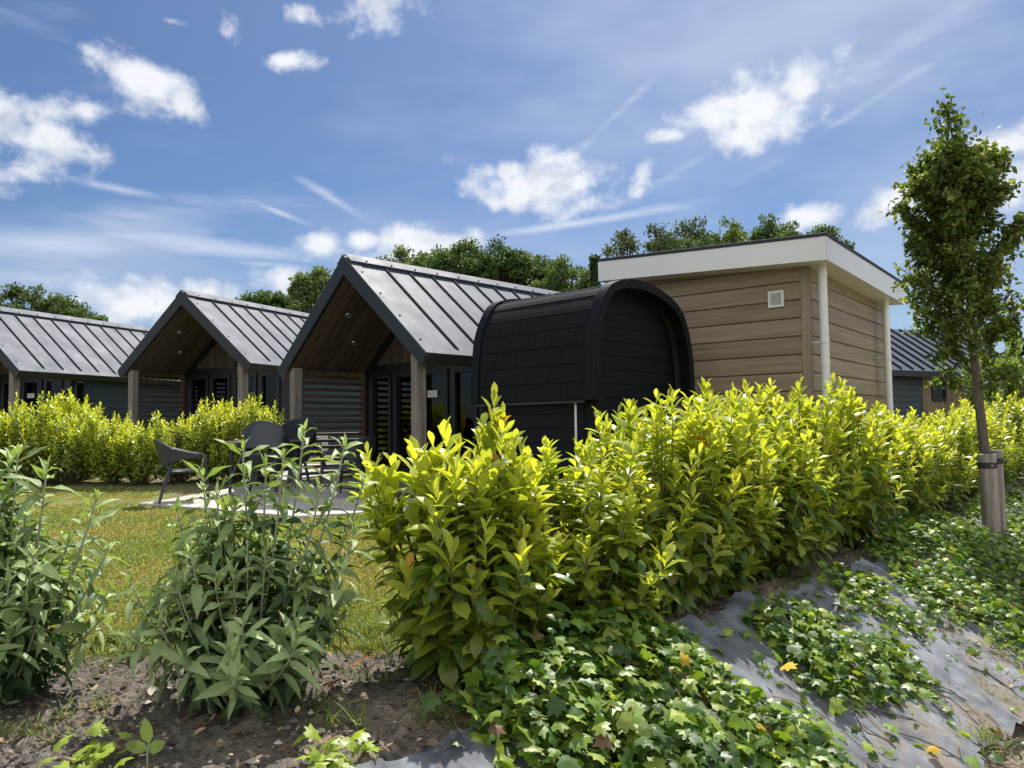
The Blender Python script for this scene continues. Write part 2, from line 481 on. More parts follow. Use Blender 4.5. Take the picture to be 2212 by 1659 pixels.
def mat_ground():
    m, t, b, o = mat('ground_soil_and_turf')
    co = obj_co(t)
    at_ = t.n('ShaderNodeVertexColor', layer_name='tint')
    sp = t.n('ShaderNodeSeparateColor'); t.link(at_.outputs[0], sp.inputs[0])
    n_f = t.noise(co, 40, 5, .65); n_m = t.noise(co, 7, 4, .6); n_l = t.noise(co, 1.1, 4, .6)
    soil = t.mix(t.sstep(n_f, .3, .75), (.078, .068, .058, 1), (.225, .20, .168, 1))
    soil = t.mix(t.sstep(n_m, .52, .72), soil, (.23, .185, .13, 1))
    v = t.n('ShaderNodeTexVoronoi'); v.inputs['Scale'].default_value = 85; t.link(co, v.inputs['Vector'])
    soil = t.mix(t.m('MULTIPLY', t.sstep(v.outputs['Distance'], .16, .08), t.sstep(n_m, .4, .6)), soil, (.30, .27, .23, 1))
    grass = t.mix(t.sstep(n_l, .35, .65), (.17, .19, .05, 1), (.28, .26, .10, 1))
    grass = t.mix(t.sstep(n_f, .3, .7), t.mix(1.0, grass, (.55, .55, .55, 1), 'MULTIPLY'), grass)
    pale = t.mix(t.sstep(n_f, .3, .7), (.24, .19, .13, 1), (.40, .335, .25, 1))
    c = t.mix(sp.outputs[0], soil, grass)
    c = t.mix(sp.outputs[1], c, pale)
    t.link(c, b.inputs['Base Color'])
    b.inputs['Roughness'].default_value = .95
    b.inputs['Specular IOR Level'].default_value = .15
    bump(t, b, t.m('ADD', n_f, t.m('MULTIPLY', n_m, .8)), .9, .03)
    return m
M_ground = mat_ground()

def mat_fabric():
    m, t, b, o = mat('woven_weed_fabric')
    uv = t.n('ShaderNodeUVMap', uv_map='st').outputs[0]
    sp = t.n('ShaderNodeSeparateXYZ'); t.link(uv, sp.inputs[0])
    n = t.noise(uv, 5, 5, .65)
    n2 = t.noise(uv, 2.2, 5, .7)
    c = t.mix(t.sstep(n, .3, .7), (.09, .10, .12, 1), (.34, .365, .41, 1))
    line = t.m('LESS_THAN', t.m('ABSOLUTE', t.m('SUBTRACT', t.m('FRACT', t.m('MULTIPLY_ADD', sp.outputs[1], 2.1, .3)), .5)), .007)
    c = t.mix(t.m('MULTIPLY', line, t.sstep(n, .42, .55)), c, (.02, .30, .20, 1))
    dust = t.sstep(t.m('ADD', n2, t.m('MULTIPLY', sp.outputs[0], .16)), .68, .76)
    c = t.mix(t.m('MULTIPLY', dust, .85), c, t.mix(n, (.16, .12, .08, 1), (.36, .30, .22, 1)))
    t.link(c, b.inputs['Base Color'])
    t.link(t.m('MULTIPLY_ADD', dust, .4, .38), b.inputs['Roughness'])
    b.inputs['Specular IOR Level'].default_value = 1.0
    bump(t, b, t.m('ADD', t.noise(t.mapping(uv, sc=(1, 2.5, 1)), 160, 3, .7), t.noise(t.mapping(uv, sc=(.6, 1.6, 1)), 14, 5, .65)), .9, .014)
    return m
M_fabric = mat_fabric()

def mat_slab():
    m, t, b, o = mat('pale_concrete_slabs')
    co = obj_co(t)
    n = t.noise(co, 3, 5, .65); n2 = t.noise(co, 90, 3)
    c = t.mix(n, (.40, .375, .33, 1), (.58, .55, .50, 1))
    c = t.mix(t.m('MULTIPLY', n2, .35), c, (.3, .28, .25, 1))
    br = t.n('ShaderNodeTexBrick'); br.offset = 0
    t.link(t.mapping(co, rot=(0, 0, rad(44))), br.inputs['Vector'])
    br.inputs['Scale'].default_value = 1.0; br.inputs['Mortar Size'].default_value = .006
    br.inputs['Brick Width'].default_value = .6; br.inputs['Row Height'].default_value = .6
    br.inputs['Color1'].default_value = (1, 1, 1, 1); br.inputs['Color2'].default_value = (.9, .9, .9, 1); br.inputs['Mortar'].default_value = (.35, .33, .3, 1)
    c = t.mix(1.0, c, br.outputs[0], 'MULTIPLY')
    t.link(c, b.inputs['Base Color']); b.inputs['Roughness'].default_value = .85
    bump(t, b, n2, .2, .004)
    return m
M_slab = mat_slab()
def mat_gravel():
    m, t, b, o = mat('grey_gravel')
    co = obj_co(t)
    v = t.n('ShaderNodeTexVoronoi'); v.inputs['Scale'].default_value = 45; t.link(co, v.inputs['Vector'])
    c = t.mix(.6, v.outputs['Color'], (.4, .4, .4, 1))
    hs = t.n('ShaderNodeHueSaturation'); hs.inputs['Saturation'].default_value = .12; hs.inputs['Value'].default_value = .8
    t.link(c, hs.inputs['Color']); t.link(hs.outputs[0], b.inputs['Base Color'])
    b.inputs['Roughness'].default_value = .9
    bump(t, b, v.outputs['Distance'], .8, .02)
    return m
M_gravel = mat_gravel()

# ------------------------------------------------------------------ ground
HP0 = np.array([-.18, 3.17]); HD = np.array([.648, .762])     # laurel row: start and direction
def hedge_dist(x, y):
    dx = x - HP0[0]; dy = y - HP0[1]
    al = dx * HD[0] + dy * HD[1]
    return dx * HD[1] - dy * HD[0], al                          # across (+ = bank side), along

def lawn_mask(x, y):
    s = bank_s(x, y); ac, al = hedge_dist(x, y)
    e = 3.42 + .22 * (fbm(x * 2.2, y * 2.2, 4, 3) - .5)
    front = sst(e - .06, e + .10, y)
    nb = .25 * (fbm(x * 3, y * 3, 3, 9) - .5)
    bed = sst(-.50, -.36, ac + nb) * sst(-.75, -.5, al)
    backbed = sst(.42, .30, np.abs(y - 12.6) + nb * .8) * sst(-3.6, -3.75, x) * sst(-12.5, -12, x)
    m = front * (1 - bed) * (1 - backbed)
    m = np.where(s > 1.6, 0.25 * (fbm(x * 1.5, y * 1.5, 3, 2) > .5), m)
    m = np.where((s > -.1) & (s <= 1.6), 0, m)
    return m

def axis(lo, hi, step, far):
    core = np.arange(lo, hi + 1e-6, step)
    g = step * 1.25 ** np.arange(1, 80); g = np.cumsum(g); g = g[g < far]
    g = np.append(g, far)
    return np.concatenate([lo - g[::-1], core, hi + g])
gx = axis(-3.2, 4.6, .028, 900.); gy = axis(1.6, 6.2, .028, 900.)
X, Y = np.meshgrid(gx, gy, indexing='ij')
Z = ground(X, Y)
lm = lawn_mask(X, Y)
near = sst(14, 8, np.hypot(X, Y))
clod = (fbm(X * 9, Y * 9, 4, 11, .6) - .5) * .055 + np.maximum(0, fbm(X * 16, Y * 16, 3, 21) - .58) * .16
clod2 = np.maximum(0, vnoise(X * 28, Y * 28, 31) - .62) * .05
Z = Z + near * (1 - lm) * (clod + clod2) - .012 * near
sB = bank_s(X, Y)
pale = sst(1.15, 1.45, sB + .25 * (fbm(X * 2, Y * 2, 3, 41) - .5)) * sst(30, 15, np.hypot(X, Y))
pale = np.maximum(pale, .75 * sst(.42, .6, fbm(X * 1.6, Y * 1.6, 4, 51)) * sst(-.5, -.2, sB) * sst(1.4, 1.0, sB))
gm = MB()
cc = np.ones((X.size, 4)); cc[:, 0] = lm.ravel(); cc[:, 1] = pale.ravel(); cc[:, 2] = 0
gm.grid(np.stack([X, Y, Z], -1), col=cc)
tag(gm.build('ground', M_ground, smooth=True, color=True), kind='structure')

def sheet(name, poly, mat_, lift=.02, thick=.0, step=.35):
    """a paved sheet following the ground inside a polygon (fan of a fine grid clipped to a convex outline)"""
    poly = [Vector(p) for p in poly]
    import bmesh
    bm = bmesh.new()
    bm.faces.new([bm.verts.new((p[0], p[1], 0)) for p in poly])
    xs = [p[0] for p in poly]; ys = [p[1] for p in poly]
    for k in np.arange(min(xs) + step, max(xs), step):
        bmesh.ops.bisect_plane(bm, geom=bm.verts[:] + bm.edges[:] + bm.faces[:], plane_co=(k, 0, 0), plane_no=(1, 0, 0))
    for k in np.arange(min(ys) + step, max(ys), step):
        bmesh.ops.bisect_plane(bm, geom=bm.verts[:] + bm.edges[:] + bm.faces[:], plane_co=(0, k, 0), plane_no=(0, 1, 0))
    for v in bm.verts: v.co.z = g1(v.co.x, v.co.y) + lift
    r = bmesh.ops.extrude_face_region(bm, geom=bm.faces[:])
    for v in [e for e in r['geom'] if isinstance(e, bmesh.types.BMVert)]: v.co.z -= lift + .06
    bmesh.ops.recalc_face_normals(bm, faces=bm.faces[:])
    me = bpy.data.meshes.new(name); bm.to_mesh(me); bm.free()
    return link_mesh(name, me, mat_)

tag(sheet('patio', [(-4.98, 10.22), (-2.39, 8.48), (-.45, 9.3), (1.2, 10.1), (.2, 11.1), (-.6, 10.6), (-1.15, 10.35), (-3.85, 12.45)], M_slab, .035), kind='structure')
tag(sheet('path', [(-20, 14.15), (-3.2, 14.15), (-3.2, 14.9), (-20, 14.9)], M_slab, .03, step=.8), kind='structure')
tag(sheet('gravel_strip', [(-4.0, 12.62), (-3.9, 12.5), (-3.7, 12.75), (-2.7, 13.75), (-3.0, 14.1), (-4.1, 14.1)], M_gravel, .025), kind='structure')

# weed fabric on the bank: a wrinkled sheet with a ragged outline
ts_ = np.arange(-.9, 11.5, .018); ss_ = np.arange(-.06, 1.75, .018)
Tg, Sg = np.meshgrid(ts_, ss_, indexing='ij')
Xf = E0[0] + Tg * TT[0] + Sg * NN[0]; Yf = E0[1] + Tg * TT[1] + Sg * NN[1]
wr = (fbm(Tg * 3.5 + Sg, Sg * 1.2, 4, 61) - .45) * .13 + .026 * (fbm(Tg * 14, Sg * 7, 3, 63) - .5) + .018 * np.abs(np.sin(Tg * 5 + 3 * fbm(Tg, Sg, 3, 65))) ** 6
Zf = ground(Xf, Yf) + .035 + np.maximum(wr, -.02)
top_e = np.where(Tg < .45, .02, .16) + .34 * (fbm(Tg * 1.1, Tg * 0 + 3, 4, 71) - .4)
bot_e = 1.42 + .5 * (fbm(Tg * 1.4, Tg * 0 + 8, 4, 77) - .5)
keep = (Sg > top_e) & (Sg < bot_e)
holes = fbm(Tg * 1.7, Sg * 2.2, 4, 81)

idx = -np.ones(Tg.shape, int)
qi, qj = np.meshgrid(np.arange(Tg.shape[0] - 1), np.arange(Tg.shape[1] - 1), indexing='ij')
qk = keep[:-1, :-1] & keep[1:, :-1] & keep[:-1, 1:] & keep[1:, 1:]
used = np.zeros(Tg.shape, bool)
for a, b in ((0, 0), (1, 0), (0, 1), (1, 1)): used[qi[qk] + a, qj[qk] + b] = True
idx[used] = np.arange(used.sum())
Fq = np.stack([idx[qi[qk], qj[qk]], idx[qi[qk] + 1, qj[qk]], idx[qi[qk] + 1, qj[qk] + 1], idx[qi[qk], qj[qk] + 1]], -1)
fb = MB(); fb.addarr(np.stack([Xf, Yf, Zf], -1)[used], Fq[:, ::-1], np.ones((used.sum(), 4)))
fo = fb.build('weed_fabric', M_fabric, smooth=True)
uvl = fo.data.uv_layers.new(name='st')
uvd = np.stack([Sg, Tg], -1)[used]
li = np.empty(len(fo.data.loops), np.int32); fo.data.loops.foreach_get('vertex_index', li)
uvl.data.foreach_set('uv', uvd[li].astype(np.float32).ravel())
tag(fo, 'black woven weed fabric with green threads lying over the sloping bank under the ivy', 'weed fabric')

# ------------------------------------------------------------------ gabled cabins
SLP = .8316
def cabin(loc, yaw, length, label, group, curtains=True):
    root = empty('gabled_cabin', loc, -rad(yaw), label, 'cabin', group)
    HR, W2, WL, D = 3.44, 1.9, 1.6, 1.5
    zo = lambda x: HR - SLP * abs(x)
    zi = lambda x: HR - .276 - SLP * abs(x)
    up = Vector((SLP, 0, 1)).normalized()
    # metal roof with standing seams
    m = MB()
    for sg in (-1, 1):
        n_ = np.array([sg * up.x, 0, up.z])
        def slab(x0, x1, y0, y1, h0, h1):
            V = []
            for h in (h0, h1):
                for y in (y0, y1):
                    for x in (x0, x1):
                        V.append(np.array([sg * x, y, zo(x)]) + n_ * h)
            m.add(V, ((0, 2, 3, 1), (4, 5, 7, 6), (0, 1, 5, 4), (2, 6, 7, 3), (0, 4, 6, 2), (1, 3, 7, 5)))
        slab(.0, W2 + .03, 0, length, -.03, 0)
        slab(.0, W2 + .035, -.012, .17, .0015, .014)              # verge flashing
        slab(.17, W2 + .034, .172, length, .0015, .0035)
        slab(W2 - .07, W2 + .037, .18, length, .005, .013)        # eave flashing
    roof = m.build('roof', M_roof, root)
    m = MB()
    for sg in (-1, 1):
        n_ = np.array([sg * up.x, 0, up.z])
        y = .17 + .47
        while y < length - .1:
            V = []
            for h in (.004, .032):
                for yy in (y - .010, y + .010):
                    for x in (.145, W2 - .06):
                        V.append(np.array([sg * x, yy, zo(x)]) + n_ * h)
            m.add(V, ((0, 2, 3, 1), (4, 5, 7, 6), (0, 1, 5, 4), (2, 6, 7, 3), (0, 4, 6, 2), (1, 3, 7, 5)))
            y += .47
    m.build('roof_seams', M_seam, roof)
    m = MB()
    for sg in (-1, 1):
        n_ = np.array([sg * up.x, 0, up.z])
        for x0, x1, h0, h1 in ((0, .155, .041, .055), (.145, .155, .0, .041)):
            V = [np.array([sg * x, y, zo(x)]) + n_ * h for h in (h0, h1) for y in (.0, length) for x in (x0, x1)]
            m.add(V, ((0, 2, 3, 1), (4, 5, 7, 6), (0, 1, 5, 4), (2, 6, 7, 3), (0, 4, 6, 2), (1, 3, 7, 5)))
        for k in range(int(length / .47)):                        # fixings along the ridge cap
            c = np.array([sg * .12, .3 + .47 * k, zo(.12)]) + n_ * .06
            m.box(c[0] - .012, c[0] + .012, c[1] - .012, c[1] + .012, c[2] - .012, c[2] + .008)
    for sg in (-1, 1):
        for x in (.35, .8, 1.25, 1.7):
            c = np.array([sg * x, .08, zo(x)]) + np.array([sg * up.x, 0, up.z]) * .018
            m.box(c[0] - .011, c[0] + .011, c[1] - .011, c[1] + .011, c[2] - .01, c[2] + .008)
    m.build('ridge_cap', M_roof, roof)
    # chevron pieces
    def chev(mb, y0, y1, top, bot, xe=0.0, cut=(.1, .18)):
        P = [(-(W2 + xe), zo(W2 + xe) - top), (0, HR - top), (W2 + xe, zo(W2 + xe) - top), (W2 - cut[0] + xe, zo(W2) - cut[1] + bot - .276 + .27), (0, HR - .276 + bot), (-(W2 - cut[0] + xe), zo(W2) - cut[1] + bot - .276 + .27)]
        for half in ((0, 1, 4, 5), (1, 2, 3, 4)):
            mb.prism([P[i] for i in half], 'y', y0, y1)
    m = MB(); chev(m, -.01, .05, .032, .0, .028); m.build('bargeboard', M_dark, root)
    m = MB(); chev(m, .052, length, .034, .045, .02); m.build('eave_fascia', M_darkmetal, root)
    # porch ceiling: planks running ridge to eave
    m = MB()
    y = .055
    while y < D - .02:
        y1 = min(y + .146, D - .002)
        for sg in (-1, 1):
            tone = rng.uniform(.75, 1.15)
            V = [(sg * x, yy, zi(x) + h) for h in (.012, .04) for yy in (y, y1) for x in (.0, W2 - .12)]
            m.add(V, ((0, 2, 3, 1), (4, 5, 7, 6), (0, 1, 5, 4), (2, 6, 7, 3), (0, 4, 6, 2), (1, 3, 7, 5)), (tone, tone, tone))
        y += .164
    ceil = m.build('porch_ceiling', M_ceil, root, color=True)
    for yy, xx in ((.5, -.62), (.92, -1.08)):
        dl = MB()
        n_ = Vector((SLP, 0, -1)).normalized(); c = Vector((xx, yy, zi(xx) + .012))
        q = n_.to_track_quat('Z', 'Y').to_matrix().to_4x4()
        ring = []
        for r_, h in ((.034, .004), (.036, .012), (.05, .012), (.055, .0)):
            ring.append([tuple(Matrix.Translation(c) @ q @ Vector((r_ * math.cos(a), r_ * math.sin(a), h))) for a in np.linspace(0, 2 * np.pi, 20, endpoint=False)])
        dl.grid(np.array(ring), wrap=True)
        dl.add(ring[0], [tuple(range(20))])
        dl.build('downlight', M_steel, ceil, smooth=False)
    # posts
    for sg in (-1, 1):
        m = MB(); m.box(sg * WL - .075, sg * WL + .075, .06, .21, 0.0, zi(WL) - .002 + .02)
        m.build('porch_post', M_post, root, bevel=.006, color=True)
    # deck
    m = MB()
    y = .0
    while y < D:
        t_ = rng.uniform(.85, 1.1)
        m.box(-1.75, 1.75, y, y + .135, -.03, 0.0, col=(t_,) * 3); y += .142
    m.box(-1.74, 1.74, .01, D, -.3, -.032, col=(.2, .2, .2))
    m.build('porch_deck', M_deck, root, color=True)
    # louvered side screen
    m = MB()
    for k in range(17):
        z = .10 + .108 * k
        q = Matrix.Translation((-WL, 0, z)) @ Matrix.Rotation(rad(24), 4, 'Y')
        t_ = rng.uniform(.8, 1.2)
        m.box(-.04, .04, .214, D - .075, -.011, .011, M=q, col=(t_,) * 3)
    m.box(-WL - .045, -WL + .045, D - .072, D - .01, 0.0, zi(WL) - .1, col=(1.6, 1.5, 1.4))
    m.box(-WL - .04, -WL + .04, .212, D - .074, 1.9, 1.9 + .06)
    m.build('louver_screen', M_louver, root, color=True)
    # glazed front wall
    GT, GB = 1.70, .17
    panes = [(-1.33, -.88), (-.65, -.2), (.07, .59), (.84, 1.26)]
    m = MB()
    y0, y1 = D, D + .09
    edges = [-WL] + [e for p in panes for e in p] + [WL]
    for i in range(0, len(edges), 2):
        m.box(edges[i], edges[i + 1], y0, y1, 0.0, GT + .24)
    for a, b in panes:
        m.box(a, b, y0 + .001, y1, 0, GB); m.box(a, b, y0 + .001, y1, GT, GT + .24)
    for a, b in panes:                                             # raised casings
        for xa, xb, za, zb in ((a - .075, a, GB - .08, GT + .08), (b, b + .075, GB - .08, GT + .08), (a, b, GT, GT + .08), (a, b, GB - .08, GB)):
            m.box(xa, xb, y0 - .028, y0 - .002, za, zb)
    # raking frame under the roof and the king post
    for sg in (-1, 1):
        zt = zi(0) + .008
        V = [(sg * x, y, zi(x) + dz) for y in (y0 - .02, y1) for (x, dz) in ((0, .01), (WL, .01), (WL - .1, -.15), (0, -.16))]
        m.add(V, ((0, 1, 2, 3), (4, 7, 6, 5), (0, 4, 5, 1), (1, 5, 6, 2), (2, 6, 7, 3), (3, 7, 4, 0)))
    m.box(-.045, .045, y0 - .018, y1, GT + .24, zi(0) - .14)
    fw = m.build('front_wall', M_frame, root)
    m = MB()
    x = -1.5
    while x < 1.5:
        xm = min(x + .094, 1.5)
        t_ = rng.uniform(.75, 1.2)
        za, zb = zi(x) - .1, zi(xm) - .1
        if min(za, zb) > GT + .26:
            V = [(xx, yy, zz) for yy in (D + .02, D + .06) for (xx, zz) in ((x, GT + .24), (xm, GT + .24), (xm, zb), (x, za))]
            m.add(V, ((0, 1, 2, 3), (4, 7, 6, 5), (0, 4, 5, 1), (1, 5, 6, 2), (2, 6, 7, 3), (3, 7, 4, 0)), (t_,) * 3)
        x += .1
    m.build('gable_infill', M_infill, root, color=True)
    for i, (a, b) in enumerate(panes):
        m = MB(); m.box(a + .002, b - .002, D + .03, D + .036, GB + .002, GT - .002)
        p = m.build('door_glass' if i == 2 else 'window_glass', M_glass, root)
        if i == 2:
            h = MB()
            h.box(-.085, -.045, D - .045, D - .03, .8, 1.08)
            h.tube([(-.065, D - .045, 1.0), (-.065, D - .085, 1.0), (.04, D - .09, 1.0)], .011, 8)
            h.build('door_handle', M_steel, p)
            s = MB(); s.box(.13, .37, D + .012, D + .018, 1.33, 1.44)
            sg_ = s.build('notice_sign', M_signw, p, bevel=.004)
            s = MB(); c = (.185, 1.385)
            an = np.linspace(0, 2 * np.pi, 24, endpoint=False)
            rings = [[(c[0] + r_ * math.cos(q), D + .0105, c[1] + r_ * math.sin(q)) for q in an] for r_ in (.031, .040)]
            s.grid(np.array(rings), wrap=True)
            d_ = .028
            s.add([(c[0] - d_, D + .0105, c[1] + d_ - .006), (c[0] - d_ + .006, D + .0105, c[1] + d_), (c[0] + d_, D + .0105, c[1] - d_ + .006), (c[0] + d_ - .006, D + .0105, c[1] - d_)], [(0, 1, 2, 3)])
            me = s.mesh('prohibition_symbol'); ob = link_mesh('prohibition_symbol', me, M_red); ob.parent = p
            s = MB()
            q_ = MB(); q_.box(c[0] - .017, c[0] + .02, D + .0108, D + .0118, c[1] - .004, c[1] + .004)
            q_.build('cigarette_symbol', M_print, p)
            for k, (z, wd) in enumerate(((1.425, .075), (1.412, .08), (1.399, .07), (1.372, .08), (1.359, .06), (1.346, .075))):
                s.box(.235, .235 + wd, D + .0105, D + .0116, z - .003, z + .003)
            for z in (1.42, 1.395, 1.36): s.box(.328, .35, D + .0105, D + .0116, z - .008, z + .008)
            s.box(.354, .358, D + .0105, D + .0116, 1.35, 1.42)
            me = s.mesh('lettering'); ob = link_mesh('lettering', me, M_print); ob.parent = p
    # curtains behind the outer panes
    for a, b, tie in ((-1.36, -1.0, False), (.95, 1.34, True)):
        m = MB(); nz, nx = 24, 60
        P = np.zeros((nz, nx, 3))
        for i, z in enumerate(np.linspace(.03, GT + .15, nz)):
            u = np.linspace(0, 1, nx)
            if tie:
                wz = 1 - .72 * math.exp(-((z - .85) / .35) ** 2) - (.12 if z < .85 else 0)
                xx = b - (b - a) * wz * (1 - u)
            else:
                xx = a + (b - a) * u * (.92 + .08 * math.cos(z * 2))
            P[i, :, 0] = xx; P[i, :, 1] = D + .19 + .03 * np.sin(u * 44) + .012 * np.sin(u * 91 + z)
            P[i, :, 2] = z
        m.grid(P); m.build('curtain', M_curtain, root, smooth=True)
    # side walls: lapped boards, corner posts; the right one has a narrow window beside the corner
    for sg in (-1, 1):
        m = MB(); ztop = zi(WL) + .03
        ys = D + .52 if sg > 0 else D + .1
        z = -.25
        while z < ztop - .03:
            z1 = min(z + .165, ztop)
            t_ = rng.uniform(.85, 1.15)
            V = [(sg * (WL - .07), y, zz) for y in (ys, length - .1) for zz in (z, z1)] + [(sg * x, y, zz) for y in (ys, length - .1) for (x, zz) in ((WL + .022, z), (WL + .004, z1))]
            m.add(V, ((0, 1, 3, 2), (4, 6, 7, 5), (0, 2, 6, 4), (1, 5, 7, 3), (0, 4, 5, 1), (2, 3, 7, 6)), (t_,) * 3)
            z += .167
        m.box(*sorted((sg * (WL - .08), sg * (WL + .03))), D + .092 if sg > 0 else D + .0, D + .14, -.25, ztop)
        if sg > 0:
            m.box(WL - .08, WL + .03, D + .40, D + .515, -.25, ztop)
            m.box(WL - .07, WL + .01, D + .14, D + .40, -.25, GB); m.box(WL - .07, WL + .01, D + .14, D + .40, GT, ztop)
        m.box(*sorted((sg * (WL - .08), sg * (WL + .03))), length - .095, length, -.25, ztop)
        m.build('side_wall', M_siding, root)
        if sg > 0:
            m = MB(); m.box(WL - .03, WL - .024, D + .142, D + .398, GB + .002, GT - .002)
            m.build('window_glass', M_glass, root)
    m = MB(); m.add([(-WL + .08, length - .12, 0), (WL - .08, length - .12, 0), (WL - .08, length - .12, zi(WL)), (0, length - .12, zi(0)), (-WL + .08, length - .12, zi(WL))], [(0, 1, 2, 3, 4)])
    m.box(-WL + .072, WL - .072, D + .3, length - .13, -.06, -.02)
    m.box(-WL + .071, WL - .071, D + 2.2, D + 2.25, -.02, 1.95)
    m.build('rear_wall', M_interior, root)
    return root

cabin((-2.52, 11.43, .14), 44.0, 7.0, 'nearest dark gabled cabin, beside the black rounded pod, with open porch and two wooden posts', 'dark gabled cabins with metal roofs')
cabin((-6.94, 15.97, .46), 25.3, 6.5, 'dark gabled cabin behind the yellow hedge, second from the black pod, apex fully visible', 'dark gabled cabins with metal roofs')
cabin((-12.42, 17.13, .47), 21.3, 7.0, 'dark gabled cabin cut off by the left picture edge, only its right roof slope showing', 'dark gabled cabins with metal roofs')

# ------------------------------------------------------------------ flat-roofed clad building
def clad_building():
    root = empty('flat_roof_annexe', (3.848, 9.2, 0), -rad(39), 'flat-roofed annexe clad in oak-look boards with a broad white fascia', 'building')
    LX, LY, OV = 3.27, 4.11, .33
    top = lambda x, y: 3.305 + .155 * (-x / LX) - .05 * (y / LY)
    bot = lambda x, y: 2.970 + .155 * (-x / LX) - .075 * (y / LY)
    def slab(mb, x0, x1, y0, y1, f0, f1):
        V = [(x, y, f(x, y)) for f in (f0, f1) for y in (y0, y1) for x in (x0, x1)]
        mb.add(V, ((0, 2, 3, 1), (4, 5, 7, 6), (0, 1, 5, 4), (2, 6, 7, 3), (0, 4, 6, 2), (1, 3, 7, 5)))
    trim = lambda x, y: top(x, y) - .045
    m = MB()
    slab(m, -LX, 0, 0, .022, bot, trim); slab(m, -.022, 0, .0225, LY, bot, trim)
    slab(m, -LX, -LX + .022, .0225, LY, bot, trim); slab(m, -LX + .0225, -.0225, LY - .022, LY, bot, trim)
    slab(m, -.085, .004, -.004, -.0005, lambda x, y: bot(x, y) - .002, trim)      # corner cover strips
    slab(m, .0005, .004, -.004, .06, lambda x, y: bot(x, y) - .002, trim)
    slab(m, -LX - .003, -LX + .06, -.004, -.0005, lambda x, y: bot(x, y) - .002, trim)
    m.build('fascia', M_white, root)
    m = MB(); slab(m, -LX - .012, .012, -.012, LY + .012, lambda x, y: trim(x, y) + .001, top)
    m.build('roof_edge', M_bitumen, root, bevel=.006)
    m = MB(); slab(m, -LX + .023, -.023, .023, LY - .023, lambda x, y: bot(x, y) + .006, lambda x, y: bot(x, y) + .03)
    m.build('soffit', M_white, root)
    # cladding boards
    wt = lambda x, y: bot(x, y) + .004
    for nm, face in (('front_cladding', 0), ('side_cladding', 1)):
        m = MB(); z = -.25
        while z < 3.1:
            z0, z1 = z, z + .226
            t_ = rng.uniform(.88, 1.1); cl = (t_, t_ * rng.uniform(.97, 1.02), t_ * rng.uniform(.93, 1.0))
            if face == 0:
                xa, xb = -LX + .2, -OV - .105
                V = [(x, y, min(zz, wt(x, y))) for y, zz0, zz1 in ((OV, z0 + .008, z1 - .008), (OV + .012, z0, z1), ) for zz in (zz0, zz1) for x in (xa, xb)]
                m.add(V, ((0, 1, 3, 2), (0, 4, 5, 1), (2, 3, 7, 6), (0, 2, 6, 4), (1, 5, 7, 3)), cl)
            else:
                ya, yb = OV + .036, LY - .06
                V = [(x, y, min(zz, wt(x, y))) for x, zz0, zz1 in ((-OV, z0 + .008, z1 - .008), (-OV - .012, z0, z1)) for zz in (zz0, zz1) for y in (ya, yb)]
                m.add(V, ((0, 2, 3, 1), (0, 1, 5, 4), (2, 6, 7, 3), (0, 4, 6, 2), (1, 3, 7, 5)), cl)
            z += .2355
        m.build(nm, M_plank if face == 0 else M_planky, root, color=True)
    m = MB()                                                       # dark gap behind the boards and the hidden walls
    m.box(-LX + .21, -OV - .012, OV + .0125, LY - .07, -.25, 2.88)
    m.build('wall_core', plain('dark_brown_backing', (.06, .046, .032), .8), root)
    m = MB(); m.box(-OV - .104, -OV + .012, OV - .014, OV + .035, -.25, wt(-OV, OV) - .002)
    m.build('corner_trim', M_plankz, root, bevel=.004, color=True)
    m = MB(); m.box(-OV - .104, -OV + .010, LY - .062, LY - .02, -.25, wt(-OV, LY) - .002)
    m.build('corner_trim', M_plankz, root, bevel=.004, color=True)
    for (px, py) in ((-.165, .36), (-.165, 3.55)):
        m = MB(); zt = bot(px, py) + .02
        pts = [(px, py, -.3), (px, py, 1.0), (px, py, zt)]
        m.tube(pts, .052, 20)
        for z in (zt - .16, 1.98, 1.7 if py < 1 else 1.2):
            m.tube([(px, py, z - .0), (px, py, z + .07)], .0565, 20)
        d = m.build('downpipe', M_white, root, angle=40)
        for z in (1.97, .9):
            c = MB()
            c.tube([(px - .03, py, z + .035), (-OV + .003, py, z + .035)], .008, 6)
            c.tube([(px, py, z + .02), (px, py, z + .05)], .059, 20)
            c.build('pipe_clip', M_white, d, angle=40)
    # vent grille
    m = MB(); x0, x1, z0, z1 = -OV - .52, -OV - .315, 2.50, 2.715
    for a in ((x0, x1, z0, z0 + .03), (x0, x1, z1 - .03, z1), (x0, x0 + .03, z0 + .03, z1 - .03), (x1 - .03, x1, z0 + .03, z1 - .03)):
        m.box(a[0], a[1], OV - .028, OV - .004, a[2], a[3])
    for k in range(7):
        z = z0 + .042 + k * .0215
        q = Matrix.Translation((0, OV - .016, z)) @ Matrix.Rotation(rad(-38), 4, 'X')
        m.box(x0 + .03, x1 - .03, -.011, .011, -.0015, .0055, M=q)
    v = m.build('vent_grille', M_white, root)
    m = MB(); m.box(x0 + .01, x1 - .01, OV - .0035, OV - .001, z0 + .01, z1 - .01); m.build('vent_back', M_darkmetal, v)
clad_building()

